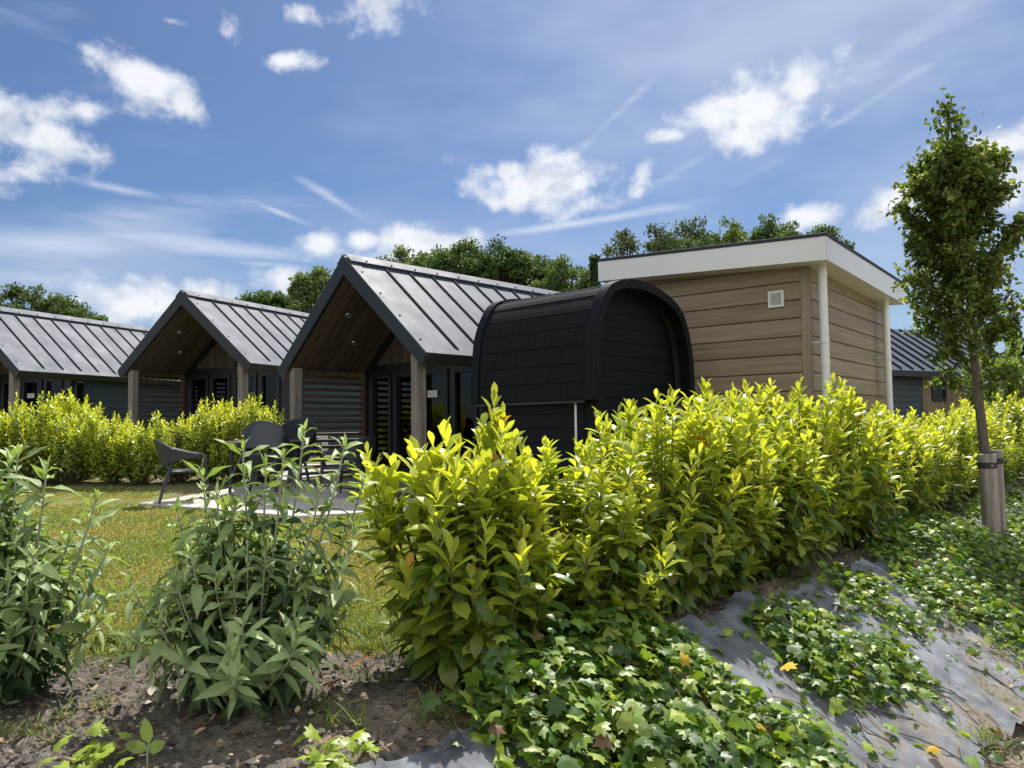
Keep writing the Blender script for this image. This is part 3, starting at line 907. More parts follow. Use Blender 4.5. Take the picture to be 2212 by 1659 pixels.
# ------------------------------------------------------------------ black rounded pod
def pod():
    root = empty('rounded_pod', (.90, 8.4, 0), -rad(44), 'black rounded barrel-shaped pod with felt shingles and an arched boarded end', 'garden pod')
    sc_ = 8.4 / 8.6
    prof = [(-.01, 1.28), (.02, 1.88), (.08, 2.22), (.25, 2.54), (.4, 2.66), (.63, 2.73), (.94, 2.755), (1.25, 2.73), (1.58, 2.64), (1.88, 2.50), (2.05, 2.21), (2.15, 1.82), (2.17, 1.24)]
    prof = [((p[0]) * sc_, 1 + (p[1] - 1) * sc_) for p in prof]
    # smooth by Catmull-Rom
    def cr(P, n=6):
        P = [np.array(p) for p in P]; Q = [2 * P[0] - P[1]] + P + [2 * P[-1] - P[-2]]; out = []
        for i in range(1, len(Q) - 2):
            for k in range(n):
                t = k / n; a, b, c, d = Q[i - 1:i + 3]
                out.append(.5 * ((2 * b) + (-a + c) * t + (2 * a - 5 * b + 4 * c - d) * t * t + (-a + 3 * b - 3 * c + d) * t ** 3))
        return np.array(out + [P[-1]])
    C = cr(prof)
    # relax a few times so the arch is an even curve
    for _ in range(10):
        C[1:-1] = .25 * C[:-2] + .5 * C[1:-1] + .25 * C[2:]
    T = np.gradient(C, axis=0); T /= np.linalg.norm(T, axis=1)[:, None]
    N = np.stack([-T[:, 1], T[:, 0]], 1)
    if N[len(N) // 2][1] < 0: N = -N
    def band(mb, c, x0, x1, off0, off1):
        a = c + N[:len(c)] * off0; b = c + N[:len(c)] * off1
        R = []
        for (q, x) in ((a, x0), (b, x0), (b, x1), (a, x1)):
            R.append([(x, p[0], p[1]) for p in q])
        mb.grid(np.array(R + [R[0]]).transpose(1, 0, 2))
        for e in (0, -1):
            mb.add([R[k][e] for k in range(4)], [(0, 1, 2, 3) if e == 0 else (3, 2, 1, 0)])
    Cg = np.concatenate([C, [[C[-1][0] + .0, .6], [C[-1][0] - .01, -.2]]])
    Ng = np.concatenate([N, [N[-1], N[-1]]])
    N_save = N
    m = MB(); N = Ng
    band(m, Cg, -.13, .012, -.105, 0.0)
    fr = m.build('front_arch', M_podwood, root, angle=35)
    m = MB(); N = N_save
    L = 1.93
    band(m, C, -L - .05, -L + .08, -.10, 0.0)
    m.build('rear_arch', M_podwood, root, angle=35)
    # shell of shingles: courses up the curve, staggered along the length
    d = np.concatenate([[0], np.cumsum(np.linalg.norm(np.diff(C, axis=0), axis=1))])
    tot = d[-1]
    def on(s):
        p = np.array([np.interp(s, d, C[:, 0]), np.interp(s, d, C[:, 1])])
        n = np.array([np.interp(s, d, N[:, 0]), np.interp(s, d, N[:, 1])])
        return p, n / np.linalg.norm(n)
    m = MB(); rows = 20; h = tot / rows; sw = .36
    x_hi, x_lo = -.132, -L + .078
    for r in range(rows):
        s0, s1 = r * h, (r + 1) * h
        up_ = 1 if (s0 + s1) / 2 < tot / 2 else -1
        x = x_hi - (.5 * sw if r % 2 else 0) * 1.0 + (0 if r % 2 == 0 else 0)
        cuts = [x_hi] + ([] if r % 2 == 0 else [x_hi - .5 * sw])
        while cuts[-1] - sw > x_lo: cuts.append(cuts[-1] - sw)
        cuts.append(x_lo)
        for a, b in zip(cuts[:-1], cuts[1:]):
            lift = rng.uniform(0, .003)
            hi, lo = a - .002, b + .002
            ov = .004
            R = []
            for k in np.linspace(s0 + .002, s1 - .002, 4):
                p, n = on(k); f = (k - s0) / h
                q = -.034 + lift + (.008 * (1 - f) if up_ > 0 else .008 * f)
                pp = p + n * q
                R.append([(hi, pp[0], pp[1]), (lo, pp[0], pp[1])])
            t_ = rng.uniform(.8, 1.15)
            m.grid(np.array(R), col=np.tile((t_, t_, t_, 1), (8, 1)))
    m.build('shingle_shell', M_shingle, root)
    m = MB(); band(m, C, x_lo - .03, x_hi + .02, -.09, -.045); m.build('shell_core', M_podwood, root, smooth=True)
    # boarded end wall set back inside the arch
    m = MB(); Ci = C + N * -.103
    z = -.2
    while z < 2.62:
        z1 = z + .168
        def span(zz):
            ys = []
            zz = max(zz, float(Ci[0][1]) if zz < Ci[0][1] else zz)
            for i in range(len(Ci) - 1):
                a, b = Ci[i], Ci[i + 1]
                if (a[1] - zz) * (b[1] - zz) <= 0 and a[1] != b[1]: ys.append(a[0] + (b[0] - a[0]) * (zz - a[1]) / (b[1] - a[1]))
            return (min(ys), max(ys)) if len(ys) > 1 else None
        sa, sb = span(max(z, 1.3)), span(max(min(z1, Ci[:, 1].max() - .01), 1.3))
        if sa and sb:
            zt = min(z1 - .006, Ci[:, 1].max())
            V = [(xx, yy, zz) for xx in (-.22, -.25) for (yy, zz) in ((sa[0] + (.0 if xx > -.23 else -.05), z), (sa[1], z), (sb[1], zt), (sb[0] - (0 if xx > -.23 else .05), zt))]
            m.add(V, ((0, 1, 2, 3), (0, 4, 5, 1), (2, 6, 7, 3), (1, 5, 6, 2), (0, 3, 7, 4)))
        z = z1
    m.box(-.30, -.2505, Ci[:, 0].min() - .03, Ci[:, 0].max() + .03, -.2, 1.4)
    m.prism([(p[0], p[1]) for p in Ci], 'x', -.30, -.2515)
    m.build('end_wall', M_podwood, root)
    # lower walls under the shell, white corner strip
    m = MB(); z = -.2
    while z < 1.28:
        m.box(-L + .05, -.02, .10, .14, z, z + .16); z += .166
    m.box(-L + .06, -.03, .141, .2, -.2, 1.3)
    m.build('base_wall', M_podwood, root)
    m = MB(); m.box(-.34, -.27, .07, .099, -.2, 1.262); m.build('corner_strip', M_white, root, bevel=.004)
    m = MB()
    e = C[0]; m.box(-L + .06, -.14, e[0] + .0, e[0] + .1, e[1] - .03, e[1] - .005); m.build('shell_edge', M_darkmetal, root)
    # round vent and bolt heads on the arch
    m = MB(); c = Vector((-.2, .40, 2.36)); R = .085
    ring = []
    for r_, x in ((R, -.02), (R, .012), (R - .012, .016), (R - .02, .0)):
        ring.append([(c.x + x, c.y + r_ * math.cos(a), c.z + 1.12 * r_ * math.sin(a)) for a in np.linspace(0, 2 * np.pi, 28, endpoint=False)])
    m.grid(np.array(ring), wrap=True)
    m.add(ring[3], [tuple(range(28))])
    for k in range(7):
        z = -.06 + k * .02; hw = math.sqrt(max(0, (R - .018) ** 2 - (z / 1.12) ** 2))
        m.box(c.x, c.x + .012, c.y - hw, c.y + hw, c.z + z - .005, c.z + z + .004)
    m.build('round_vent', M_darkmetal, root, angle=30)
    m = MB()
    for i in np.linspace(4, len(C) - 2, 9).astype(int):
        p = C[i] + N[i] * -.052
        m.tube([(.010, p[0], p[1]), (.018, p[0], p[1])], .013, 10)
    m.build('bolt_heads', M_darkmetal, fr)
pod()

# ------------------------------------------------------------------ far cabin and brown house on the right
def far_cabin():
    p = at(1922, 908, .9)
    k0 = (1922 - 1106) / FPX; Yd = 18.5
    root = empty('side_cabin', (k0 * Yd - .6, Yd, .32), -rad(62), 'distant cabin with grey seamed roof, dark siding and tan planks behind the young tree', 'cabin')
    # local y runs along the eave (away right), x towards the viewer side
    L = 7.5
    m = MB()
    V = [(0, -.3, 1.95), (0, L, 1.95), (-2.0, L, 3.35), (-2.0, -.3, 3.35)]
    n_ = np.array([1.4, 0, 2.0]); n_ /= np.linalg.norm(n_)
    V2 = [tuple(np.array(v) - n_ * .05) for v in V]
    m.add(V + V2, ((0, 1, 2, 3), (4, 7, 6, 5), (0, 4, 5, 1), (1, 5, 6, 2), (2, 6, 7, 3), (3, 7, 4, 0)))
    V = [(-4, -.3, 1.95), (-4, L, 1.95), (-2.0, L, 3.349), (-2.0, -.3, 3.349)]
    n2 = np.array([-1.4, 0, 2.0]); n2 /= np.linalg.norm(n2)
    V2 = [tuple(np.array(v) - n2 * .05) for v in V]
    m.add(V + V2, ((0, 3, 2, 1), (4, 5, 6, 7), (0, 1, 5, 4), (1, 2, 6, 5), (2, 3, 7, 6), (3, 0, 4, 7)))
    rf = m.build('roof', M_roof, root)
    m = MB()
    y = .1
    while y < L:
        a = np.array([-.03, y, 1.97]); b = np.array([-1.95, y, 3.32])
        V = [tuple(p_ + n_ * h + np.array([0, s, 0])) for h in (.005, .05) for p_ in (a, b) for s in (-.011, .011)]
        m.add(V, ((0, 2, 3, 1), (4, 5, 7, 6), (0, 1, 5, 4), (2, 6, 7, 3), (0, 4, 6, 2), (1, 3, 7, 5)))
        y += .45
    m.build('roof_seams', M_seam, rf)
    m = MB(); m.box(-.02, .03, -.3, L, 1.80, 1.94); m.box(-4.03, -3.98, -.3, L, 1.80, 1.94); m.build('eave_fascia', M_darkmetal, root)
    m = MB(); z = -.2
    while z < 1.85:
        V = [(x, y, zz) for y in (0, 2.65) for (x, zz) in ((-.32, z), (-.28, z), (-.30, z + .15), (-.33, z + .15))]
        m.add(V, ((0, 3, 2, 1), (4, 5, 6, 7), (1, 2, 6, 5), (0, 1, 5, 4), (2, 3, 7, 6))); z += .152
    m.box(-3.7, -.34, .0, L - .2, -.2, 1.85)
    m.prism([(-3.7, 1.85), (-.34, 1.85), (-2.0, 3.05)], 'y', .02, L - .2)
    m.build('dark_siding', M_siding, root)
    m = MB(); y = 2.67
    while y < L - .2:
        t_ = rng.uniform(.85, 1.15)
        m.box(-.335, -.29, y, y + .115, -.2, 1.84, col=(t_,) * 3); y += .128
    m.build('plank_wall', M_tan, root, color=True)
    m = MB(); ya, yb, za, zb = 3.08, 3.55, 1.26, 1.70
    for q in ((ya - .07, yb + .07, zb, zb + .07), (ya - .07, yb + .07, za - .07, za), (ya - .07, ya, za, zb), (yb, yb + .07, za, zb)):
        m.box(-.286, -.25, q[0], q[1], q[2], q[3])
    wf = m.build('window_frame', M_frame, root)
    m = MB(); m.box(-.289, -.281, ya, yb, za, zb); m.build('window_glass', M_glass, wf)
    m = MB(); m.box(-.2895, -.2892, ya, yb, za, zb); m.build('window_blind', M_curtain, wf)
far_cabin()

def brown_house():
    k0 = (2128 - 1106) / FPX; Yd = 30.0
    root = empty('brown_house', (k0 * Yd, Yd, .4), -rad(70), 'brown brick house with white roof edge beyond the clipped hedge at the right edge', 'house')
    m = MB(); m.box(-6, 0, 0, 7, -.4, 2.75); m.build('wall', M_brick, root)
    m = MB(); m.box(-6.3, .25, -.3, 7.3, 2.76, 2.98); m.build('roof_edge', M_white, root)
    m = MB(); m.box(-6.32, .27, -.32, 7.32, 2.982, 3.06); m.build('roof', M_bitumen, root)
    m = MB(); m.box(.0, .05, .9, 3.2, 1.2, 2.62); wf = m.build('window', M_white, root)
    m = MB(); m.box(.051, .058, 1.0, 3.1, 1.3, 2.52); m.build('pane', plain('blue_glass', (.08, .12, .18), .1), wf)
brown_house()

# ------------------------------------------------------------------ heat pump beside the second cabin
def heat_pump():
    th = rad(25.3); c = Vector((-6.94, 15.97, 0)) + Vector((math.cos(th), -math.sin(th), 0)) * 1.98 + Vector((math.sin(th), math.cos(th), 0)) * 1.75
    c -= Vector((math.sin(th), math.cos(th), 0)) * .12
    root = empty('heat_pump', (c.x, c.y, g1(c.x, c.y) - .16), -th, 'white heat pump unit standing against the wall seen through the porch louvers', 'heat pump')
    m = MB(); m.box(-.17, .17, -.45, .5, .1, .62); m.build('casing', M_ac, root, bevel=.012)
    m = MB(); cy, cz = .05, .36
    an = np.linspace(0, 2 * np.pi, 28, endpoint=False)
    for r_ in (.24, .16, .08):
        P = [(.178, cy + r_ * math.cos(a), cz + r_ * math.sin(a)) for a in np.append(an, an[0])]
        m.tube(P, .007, 5, cap=False)
    for a in np.linspace(0, 2 * np.pi, 24, endpoint=False):
        m.tube([(.178, cy + .05 * math.cos(a), cz + .05 * math.sin(a)), (.178, cy + .24 * math.cos(a), cz + .24 * math.sin(a))], .004, 4, cap=False)
    m.build('fan_grille', M_ac, root)
    m = MB(); P = [(.172, cy + .225 * math.cos(a), cz + .225 * math.sin(a)) for a in an]; m.add(P, [tuple(range(28))]); m.build('fan_recess', M_darkmetal, root)
    m = MB()
    for r_ in range(4):
        for q in range(2):
            m.box(.170, .173, -.42 + q * .09, -.35 + q * .09, .14 + r_ * .115, .22 + r_ * .115)
    m.build('side_vents', M_darkmetal, root)
    m = MB(); m.box(-.15, -.1, -.4, .45, 0, .1); m.box(.1, .15, -.4, .45, 0, .1); m.build('feet', M_rubber, root)
heat_pump()

# ------------------------------------------------------------------ table and chairs
def chair(loc, rz, label, tilt=0.0, lift=0.0):
    root = empty('garden_armchair', loc, rz, label, 'chair', 'grey woven plastic armchairs')
    root.rotation_euler = (-tilt, 0, rz); root.location.z += lift
    # wrap-round shell: back and arms in one woven band
    m = MB(); nu, nv = 90, 26
    P = np.zeros((nu, nv, 3))
    for i, u in enumerate(np.linspace(-1, 1, nu)):
        a = abs(u)
        if a < .62:
            ph = a / .62 * math.pi / 2; x = .27 * math.sin(ph); y = -.20 - .10 * math.cos(ph) + .0
            nx, ny = math.sin(ph), -math.cos(ph)
        else:
            q = (a - .62) / .38; x = .27 + .015 * math.sin(q * math.pi); y = -.20 + .40 * q; nx, ny = 1, 0
        ztop = .63 + .20 * math.cos(a * math.pi / 2) ** 1.6
        zbot = .47 + .12 * sst(.30, .95, a)
        zbot = min(zbot, ztop - .035)
        for j, v in enumerate(np.linspace(0, 1, nv)):
            z = zbot + (ztop - zbot) * v
            lean = .10 * (z - .45) / .35 * (1 - .6 * a)
            wov = .0035 * math.sin(i * 1.55) * math.sin(j * 1.55)
            P[i, j] = ((x + nx * (lean * .6 + wov)) * (1 if u >= 0 else -1), y + ny * (lean + wov), z)
    m.grid(P)
    sh = m.build('backrest', M_pot, root, smooth=True)
    so_ = sh.modifiers.new('thick', 'SOLIDIFY'); so_.thickness = .016; so_.offset = 0
    # rim
    m = MB(); m.tube([tuple(P[i, -1]) for i in range(0, nu, 2)] , .012, 6); m.build('rim', M_pot, root, smooth=True)
    # seat
    m = MB(); R = []
    for i, y in enumerate(np.linspace(-.235, .235, 16)):
        R.append([(x * (.235 + .02 * (y + .2)), y, .43 - .018 * math.cos(x * 1.5) * math.cos(y * 5) + (.002 * math.sin(i * 1.5) * math.sin(k * 1.5)) - (.02 if y > .2 else 0)) for k, x in enumerate(np.linspace(-1, 1, 18))])
    m.grid(np.array(R)); st = m.build('seat', M_pot, root, smooth=True)
    so_ = st.modifiers.new('thick', 'SOLIDIFY'); so_.thickness = .026; so_.offset = -1
    # legs
    for sx_ in (-1, 1):
        m = MB()
        pts = [(sx_ * .275, .15, .625), (sx_ * .275, .205, .60), (sx_ * .272, .225, .55), (sx_ * .262, .225, .42), (sx_ * .27, .25, .2), (sx_ * .282, .275, 0)]
        m.tube(pts, [.018, .022, .024, .024, .02, .016], 8); m.build('leg', M_pot, root, smooth=True)
        m = MB()
        pts = [(sx_ * .235, -.19, .56), (sx_ * .24, -.2, .47), (sx_ * .25, -.23, .38), (sx_ * .27, -.29, .18), (sx_ * .285, -.335, 0)]
        m.tube(pts, [.026, .026, .024, .02, .016], 8); m.build('leg', M_pot, root, smooth=True)
        m = MB(); m.tube([(sx_ * .25, .22, .40), (sx_ * .245, 0, .405), (sx_ * .248, -.22, .40)], .018, 6); m.build('seat_rail', M_pot, root, smooth=True)
    return root
PZ = lambda x, y: g1(x, y) + .035
c1 = (-4.42, 10.40); c4_ = (-2.30, 10.62); tb = (-3.62, 11.25)
chair((c1[0], c1[1], PZ(*c1)), -rad(66), 'grey woven armchair standing apart at the lawn corner of the patio, back to the hedge')
chair((c4_[0], c4_[1], PZ(*c4_)), rad(72), 'grey woven armchair in front of the slatted porch screen, facing the table')
chair((-3.50, 10.62, PZ(-3.5, 10.62)), -rad(6), 'grey woven armchair tipped against the near edge of the table, back towards the lawn', rad(30), .13)
chair((-3.28, 11.86, PZ(-3.28, 11.86)), rad(168), 'grey woven armchair tipped against the far edge of the table, half hidden', rad(26), .11)
def table():
    root = empty('garden_table', (tb[0], tb[1], PZ(*tb)), -rad(12), 'square grey garden table with chairs tipped against it on the patio', 'table')
    m = MB(); m.box(-.42, .42, -.42, .42, .70, .735); m.build('table_top', M_table, root, bevel=.008)
    m = MB(); m.box(-.36, .36, -.36, .36, .64, .699); m.build('apron', M_pot, root)
    for sx_ in (-1, 1):
        for sy_ in (-1, 1):
            m = MB(); m.tube([(sx_ * .34, sy_ * .34, .65), (sx_ * .36, sy_ * .36, 0)], [.03, .022], 8); m.build('leg', M_pot, root, smooth=True)
table()

# ------------------------------------------------------------------ vegetation
def unit(v): return v / (np.linalg.norm(v, axis=-1, keepdims=True) + 1e-9)

def shoot_leaves(mb, path, n, span, rngl, Lr, young, old, agebias, alpha=(22, 78), wr=.45, droop=(.3, .9), fold=.34, prof='obov', orange=.0, jitter=.12):
    """spiral of leaves along the last `span` metres of a shoot (path: k x 3)"""
    seg = np.linalg.norm(np.diff(path, axis=0), axis=1); d = np.concatenate([[0], np.cumsum(seg)]); tot = d[-1]
    s = tot - span * (np.arange(n) / max(1, n - 1)) ** .9
    s = np.clip(s, 0, tot)
    P = np.stack([np.interp(s, d, path[:, k]) for k in range(3)], 1)
    T = np.stack([np.interp(np.clip(s + .02, 0, tot), d, path[:, k]) - np.interp(np.clip(s - .03, 0, tot), d, path[:, k]) for k in range(3)], 1)
    T = unit(T)
    f = np.linspace(0, 1, n)                                       # 0 at the tip
    ph = np.arange(n) * 2.39996 + rngl.uniform(0, 6.28)
    ref = np.where(np.abs(T[:, 2:3]) < .9, np.array([[0, 0, 1.]]), np.array([[1., 0, 0]]))
    A = unit(np.cross(T, ref)); B = np.cross(T, A)
    R = np.cos(ph)[:, None] * A + np.sin(ph)[:, None] * B
    al = np.radians(alpha[0] + (alpha[1] - alpha[0]) * f ** .8 + rngl.normal(0, 13, n))
    ax = np.cos(al)[:, None] * T + np.sin(al)[:, None] * R
    nn = np.sin(al)[:, None] * T - np.cos(al)[:, None] * R + rngl.normal(0, jitter, (n, 3))
    L = rngl.uniform(.75, 1.2) * rngl.uniform(*Lr, n) * (.62 + .5 * np.minimum(1, f * 2.2))
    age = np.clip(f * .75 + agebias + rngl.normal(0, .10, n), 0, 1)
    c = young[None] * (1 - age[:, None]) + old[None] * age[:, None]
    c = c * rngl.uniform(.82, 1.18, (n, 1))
    org = rngl.random(n) < orange
    c[org] = np.array([.55, .27, .03]) * rngl.uniform(.6, 1.2, (org.sum(), 1))
    leaves(mb, P, ax, nn, L, L * wr * rngl.uniform(.85, 1.15, n), droop[0] + (droop[1] - droop[0]) * f, fold * (1 - .5 * f), c, prof)

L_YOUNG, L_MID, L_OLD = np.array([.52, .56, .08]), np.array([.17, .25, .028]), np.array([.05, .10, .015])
def laurel_meshes(seed, h=1.1, r=.5, shoots=110, Lr=(.085, .125), extra=(), zmin=.16, low_leaves=3.2):
    rl = np.random.default_rng(seed)
    lf = MB(); st = MB()
    tips = []
    for k in range(shoots):
        z = h * (zmin + (1 - zmin) * rl.random() ** .85)
        rr = r * math.sqrt(max(0.05, 1 - ((z - .52 * h) / (.62 * h)) ** 2)) * (rl.random() ** .42) * 1.08
        a = rl.uniform(0, 6.283)
        tips.append((rr * math.cos(a), rr * math.sin(a), z))
    for k in range(int(shoots * .14)):                             # leaders standing proud of the top
        a = rl.uniform(0, 6.283); rr = r * .75 * math.sqrt(rl.random())
        tips.append((rr * math.cos(a), rr * math.sin(a), h * rl.uniform(.90, 1.16)))
    tips += list(extra)
    for (x, y, z) in tips:
        b = np.array([rl.normal(0, .05), rl.normal(0, .05), -.03])
        tip = np.array([x, y, z])
        c = np.array([x * .8, y * .8, z * rl.uniform(.35, .55)])
        t = np.linspace(0, 1, 12)[:, None]
        path = (1 - t) ** 2 * b + 2 * t * (1 - t) * c + t * t * tip
        path[:, 2] += .05 * t[:, 0] ** 3
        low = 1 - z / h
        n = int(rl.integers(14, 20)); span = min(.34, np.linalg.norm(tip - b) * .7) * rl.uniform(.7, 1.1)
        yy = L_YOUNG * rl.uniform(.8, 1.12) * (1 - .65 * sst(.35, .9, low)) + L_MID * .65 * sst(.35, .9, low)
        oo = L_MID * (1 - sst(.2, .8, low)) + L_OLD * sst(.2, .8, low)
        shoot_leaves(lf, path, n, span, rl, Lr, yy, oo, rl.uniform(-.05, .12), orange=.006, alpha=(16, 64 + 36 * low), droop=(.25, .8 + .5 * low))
        if rl.random() < .45 or z > .75 * h:
            st.tube(path[::2], np.linspace(.010, .004, len(path[::2])), 4, cap=False)
    # older leaves on the lower wood
    n = int(shoots * low_leaves)
    a = rl.uniform(0, 6.283, n); z = h * rl.uniform(max(.06, zmin - .1), .62, n)
    rr = r * (.35 + .6 * rl.random(n)) * (.55 + .45 * sst(0, .4 * h, z))
    P = np.stack([rr * np.cos(a), rr * np.sin(a), z], 1)
    out = np.stack([np.cos(a), np.sin(a), rl.normal(-.25, .4, n)], 1) + rl.normal(0, .35, (n, 3))
    nn = np.stack([np.cos(a) * .5, np.sin(a) * .5, np.ones(n)], 1) + rl.normal(0, .3, (n, 3))
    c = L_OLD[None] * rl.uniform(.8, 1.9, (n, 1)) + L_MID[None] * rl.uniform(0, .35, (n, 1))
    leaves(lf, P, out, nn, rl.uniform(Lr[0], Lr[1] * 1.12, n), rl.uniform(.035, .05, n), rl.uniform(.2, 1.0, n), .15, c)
    return lf.mesh('leaves', True, True), st.mesh('branches', True)

def shrub(mesh_pair, loc, rz, sc, label, group, mats=(M_laurel, M_stem), name='laurel_shrub', cat='shrub'):
    root = empty(name, loc, rz, label, cat, group)
    root.scale = (sc[0], sc[0], sc[1])
    for me, m_, nm in ((mesh_pair[0], mats[0], 'leaves'), (mesh_pair[1], mats[1], 'branches')):
        if not me.materials: me.materials.append(m_)
        o = bpy.data.objects.new(nm, me); COL.objects.link(o); o.parent = root
    return root

LG = 'laurel shrubs in the row along the bank'
front = laurel_meshes(101, .80, .34, 100, (.10, .145), extra=[(-.40, -.02, .76), (-.44, .0, .84), (-.34, -.05, .64), (-.42, -.1, .68), (-.47, .05, .72), (-.36, -.1, .56), (.08, .1, 1.06), (.11, .12, .98), (.04, .08, .95), (-.34, 0, .80), (-.26, .1, .84), (.2, 0, .86)])
kinds = [laurel_meshes(110 + i, 1.13, .52, 106, (.095, .14)) for i in range(4)]
small = [laurel_meshes(130 + i, 1.13, .52, 96, (.085, .12)) for i in range(3)]
hedge_kinds = [laurel_meshes(140 + i, 1.15, .58, 92, (.08, .115), zmin=.26, low_leaves=1.8) for i in range(3)]
shrub(front, (-.16, 3.17, g1(-.16, 3.17)), 0, (1, 1), 'front laurel shrub of the bank row, shoots reaching out left over the lawn', LG)
row = [  # along, across, scale xy, scale z, label
    (.64, .06, .88, .70, 'second laurel shrub of the bank row, just behind the front one, below the white strip'),
    (1.40, .05, .86, .86, 'third laurel shrub of the bank row, below the boarded end of the black pod'),
    (1.95, -.02, .98, .92, 'laurel shrub in front of the right leg of the black pod arch'),
    (2.68, .05, 1.0, .90, 'laurel shrub before the front boards of the clad annexe, left of its vent'),
    (3.42, -.02, 1.0, .99, 'tall laurel shrub below the square white vent of the clad annexe'),
    (4.15, .06, 1.0, .97, 'laurel shrub hiding the foot of the nearer white downpipe'),
    (4.90, .00, 1.0, .86, 'laurel shrub before the side cladding between both white downpipes'),
    (5.70, .05, 1.02, .84, 'laurel shrub hiding the foot of the farther white downpipe'),
    (6.55, .00, 1.05, .82, 'laurel shrub in front of the dark siding of the distant cabin'),
    (7.45, .05, 1.05, .84, 'laurel shrub in front of the tan planks of the distant cabin'),
    (8.40, .10, 1.05, .84, 'laurel shrub directly behind the staked young tree'),
    (9.40, .15, 1.1, .90, 'laurel shrub just right of the staked tree, farther along the row'),
    (10.5, .20, 1.1, .94, 'far laurel shrub of the bank row near the right edge'),
    (11.7, .25, 1.15, .98, 'farthest laurel shrub of the bank row at the right edge')]
for i, (al, ac, sxy, sz, lab) in enumerate(row):
    x = HP0[0] + HD[0] * al + HD[1] * ac; y = HP0[1] + HD[1] * al - HD[0] * ac
    src = kinds[i % 4] if i < 8 else small[i % 3]
    shrub(src, (x, y, g1(x, y) - .01), i * 1.7 + .4, (sxy, sz), lab, LG)

HG = 'laurel shrubs in the hedge before the cabins'
hl = ['hedge laurel at the left picture edge, before the porch post of the leftmost cabin', 'hedge laurel below the notice sign of the leftmost cabin',
      'hedge laurel in front of the corner window of the leftmost cabin', 'bushy hedge laurel before the dark siding of the leftmost cabin', 'hedge laurel just left of the second cabin\'s left post',
      'low hedge laurel in front of the second cabin\'s left post', 'hedge laurel before the louvered screen of the second cabin', 'hedge laurel behind the armchair that stands apart on the patio',
      'hedge laurel in front of the glazed door of the second cabin', 'end laurel of the hedge, behind the chair tipped on the table']
hx = [-8.95, -8.35, -7.8, -7.2, -6.6, -6.05, -5.5, -5.0, -4.52, -4.12]
hz = [1.12, 1.0, 1.10, .96, .86, .76, .86, 1.0, 1.08, .98]
for i, x in enumerate(hx):
    y = 12.58 + .12 * math.sin(i * 2.1)
    shrub(hedge_kinds[i % 3], (x, y, g1(x, y)), i * 2.3, (.92, hz[i]), hl[i], HG)
shrub(kinds[1], (-7.7, 13.5, g1(-7.7, 13.5)), 1.0, (1.0, 1.12), 'rounded greener laurel standing behind the hedge, under the leftmost cabin siding', HG)

# buddleia: upright felted stems with opposite pairs of long drooping leaves
def buddleia(seed, h, r, stems, tips=()):
    rl = np.random.default_rng(seed)
    lf = MB(); st = MB(); T_ = list(tips)
    for k in range(stems):
        a = rl.uniform(0, 6.283); q = math.sqrt(rl.random()); rr = r * q
        z = h * (1.02 - .62 * q ** 1.5) * rl.uniform(.72, 1.0)
        T_.append((rr * math.cos(a), rr * math.sin(a), z))
    for (x, y, z) in T_:
        b = np.array([rl.normal(0, .06), rl.normal(0, .06), -.03]); tip = np.array([x, y, z])
        c = np.array([x * .75, y * .75, z * .45])
        t = np.linspace(0, 1, 16)[:, None]
        path = (1 - t) ** 2 * b + 2 * t * (1 - t) * c + t * t * tip
        st.tube(path, np.linspace(.0075, .0035, 16), 5, cap=False)
        seg = np.linalg.norm(np.diff(path, axis=0), axis=1); d = np.concatenate([[0], np.cumsum(seg)]); tot = d[-1]
        s = [tot - .004, tot - .020]; gap = .026
        while s[-1] > tot * .2: s.append(s[-1] - gap); gap = min(.066, gap * 1.16)
        s = np.array(s[:-1]); n = len(s)
        P = np.stack([np.interp(s, d, path[:, k]) for k in range(3)], 1)
        T = unit(np.stack([np.interp(np.clip(s + .02, 0, tot), d, path[:, k]) - np.interp(s - .04, d, path[:, k]) for k in range(3)], 1))
        ph0 = rl.uniform(0, 6.28)
        for side in (0, 1):
            ph = ph0 + np.arange(n) * 1.571 + side * math.pi + rl.normal(0, .25, n)
            A = unit(np.cross(T, np.array([[.3, .2, .9]]))); B = np.cross(T, A)
            R = np.cos(ph)[:, None] * A + np.sin(ph)[:, None] * B
            f = np.clip((tot - s) / .45, 0, 1)
            al = np.radians(18 + 54 * np.minimum(1, f * 7) + rl.normal(0, 14, n))
            ax = np.cos(al)[:, None] * T + np.sin(al)[:, None] * R
            nn = np.sin(al)[:, None] * T - np.cos(al)[:, None] * R + rl.normal(0, .2, (n, 3))
            L = .05 + .09 * np.minimum(1, f * 9.0) * rl.uniform(.6, 1.25, n)
            top = np.array([.32, .41, .17]); bot = np.array([.045, .095, .032])  # bottom tone deepened to paint in the shade within the bush
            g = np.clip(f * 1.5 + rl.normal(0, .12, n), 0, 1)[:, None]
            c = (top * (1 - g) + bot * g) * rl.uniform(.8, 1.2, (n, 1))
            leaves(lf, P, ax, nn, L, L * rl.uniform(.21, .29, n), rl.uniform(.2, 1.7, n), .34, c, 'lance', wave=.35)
    return lf.mesh('leaves', True, True), st.mesh('branches', True)
bA = buddleia(301, .84, .40, 60, [(.22, .05, .99), (.40, .0, .93), (-.05, .1, .93), (.18, -.1, .90), (-.2, .05, .84), (.08, .0, .86), (.46, .1, .80), (-.28, 0, .70), (.33, -.12, .78), (.46, -.1, .62), (-.42, -.1, .46), (.44, -.2, .5), (-.1, -.35, .25), (.1, -.4, .2), (.3, -.35, .28), (-.3, -.3, .3)])
shrub(bA, (-1.00, 2.88, g1(-1.0, 2.88)), 0, (.92, 1.0), 'grey-green buddleia with long drooping leaves standing alone in bare soil, centre of the bed', 'buddleias in the soil bed', (M_budd, M_bstem), 'buddleia')
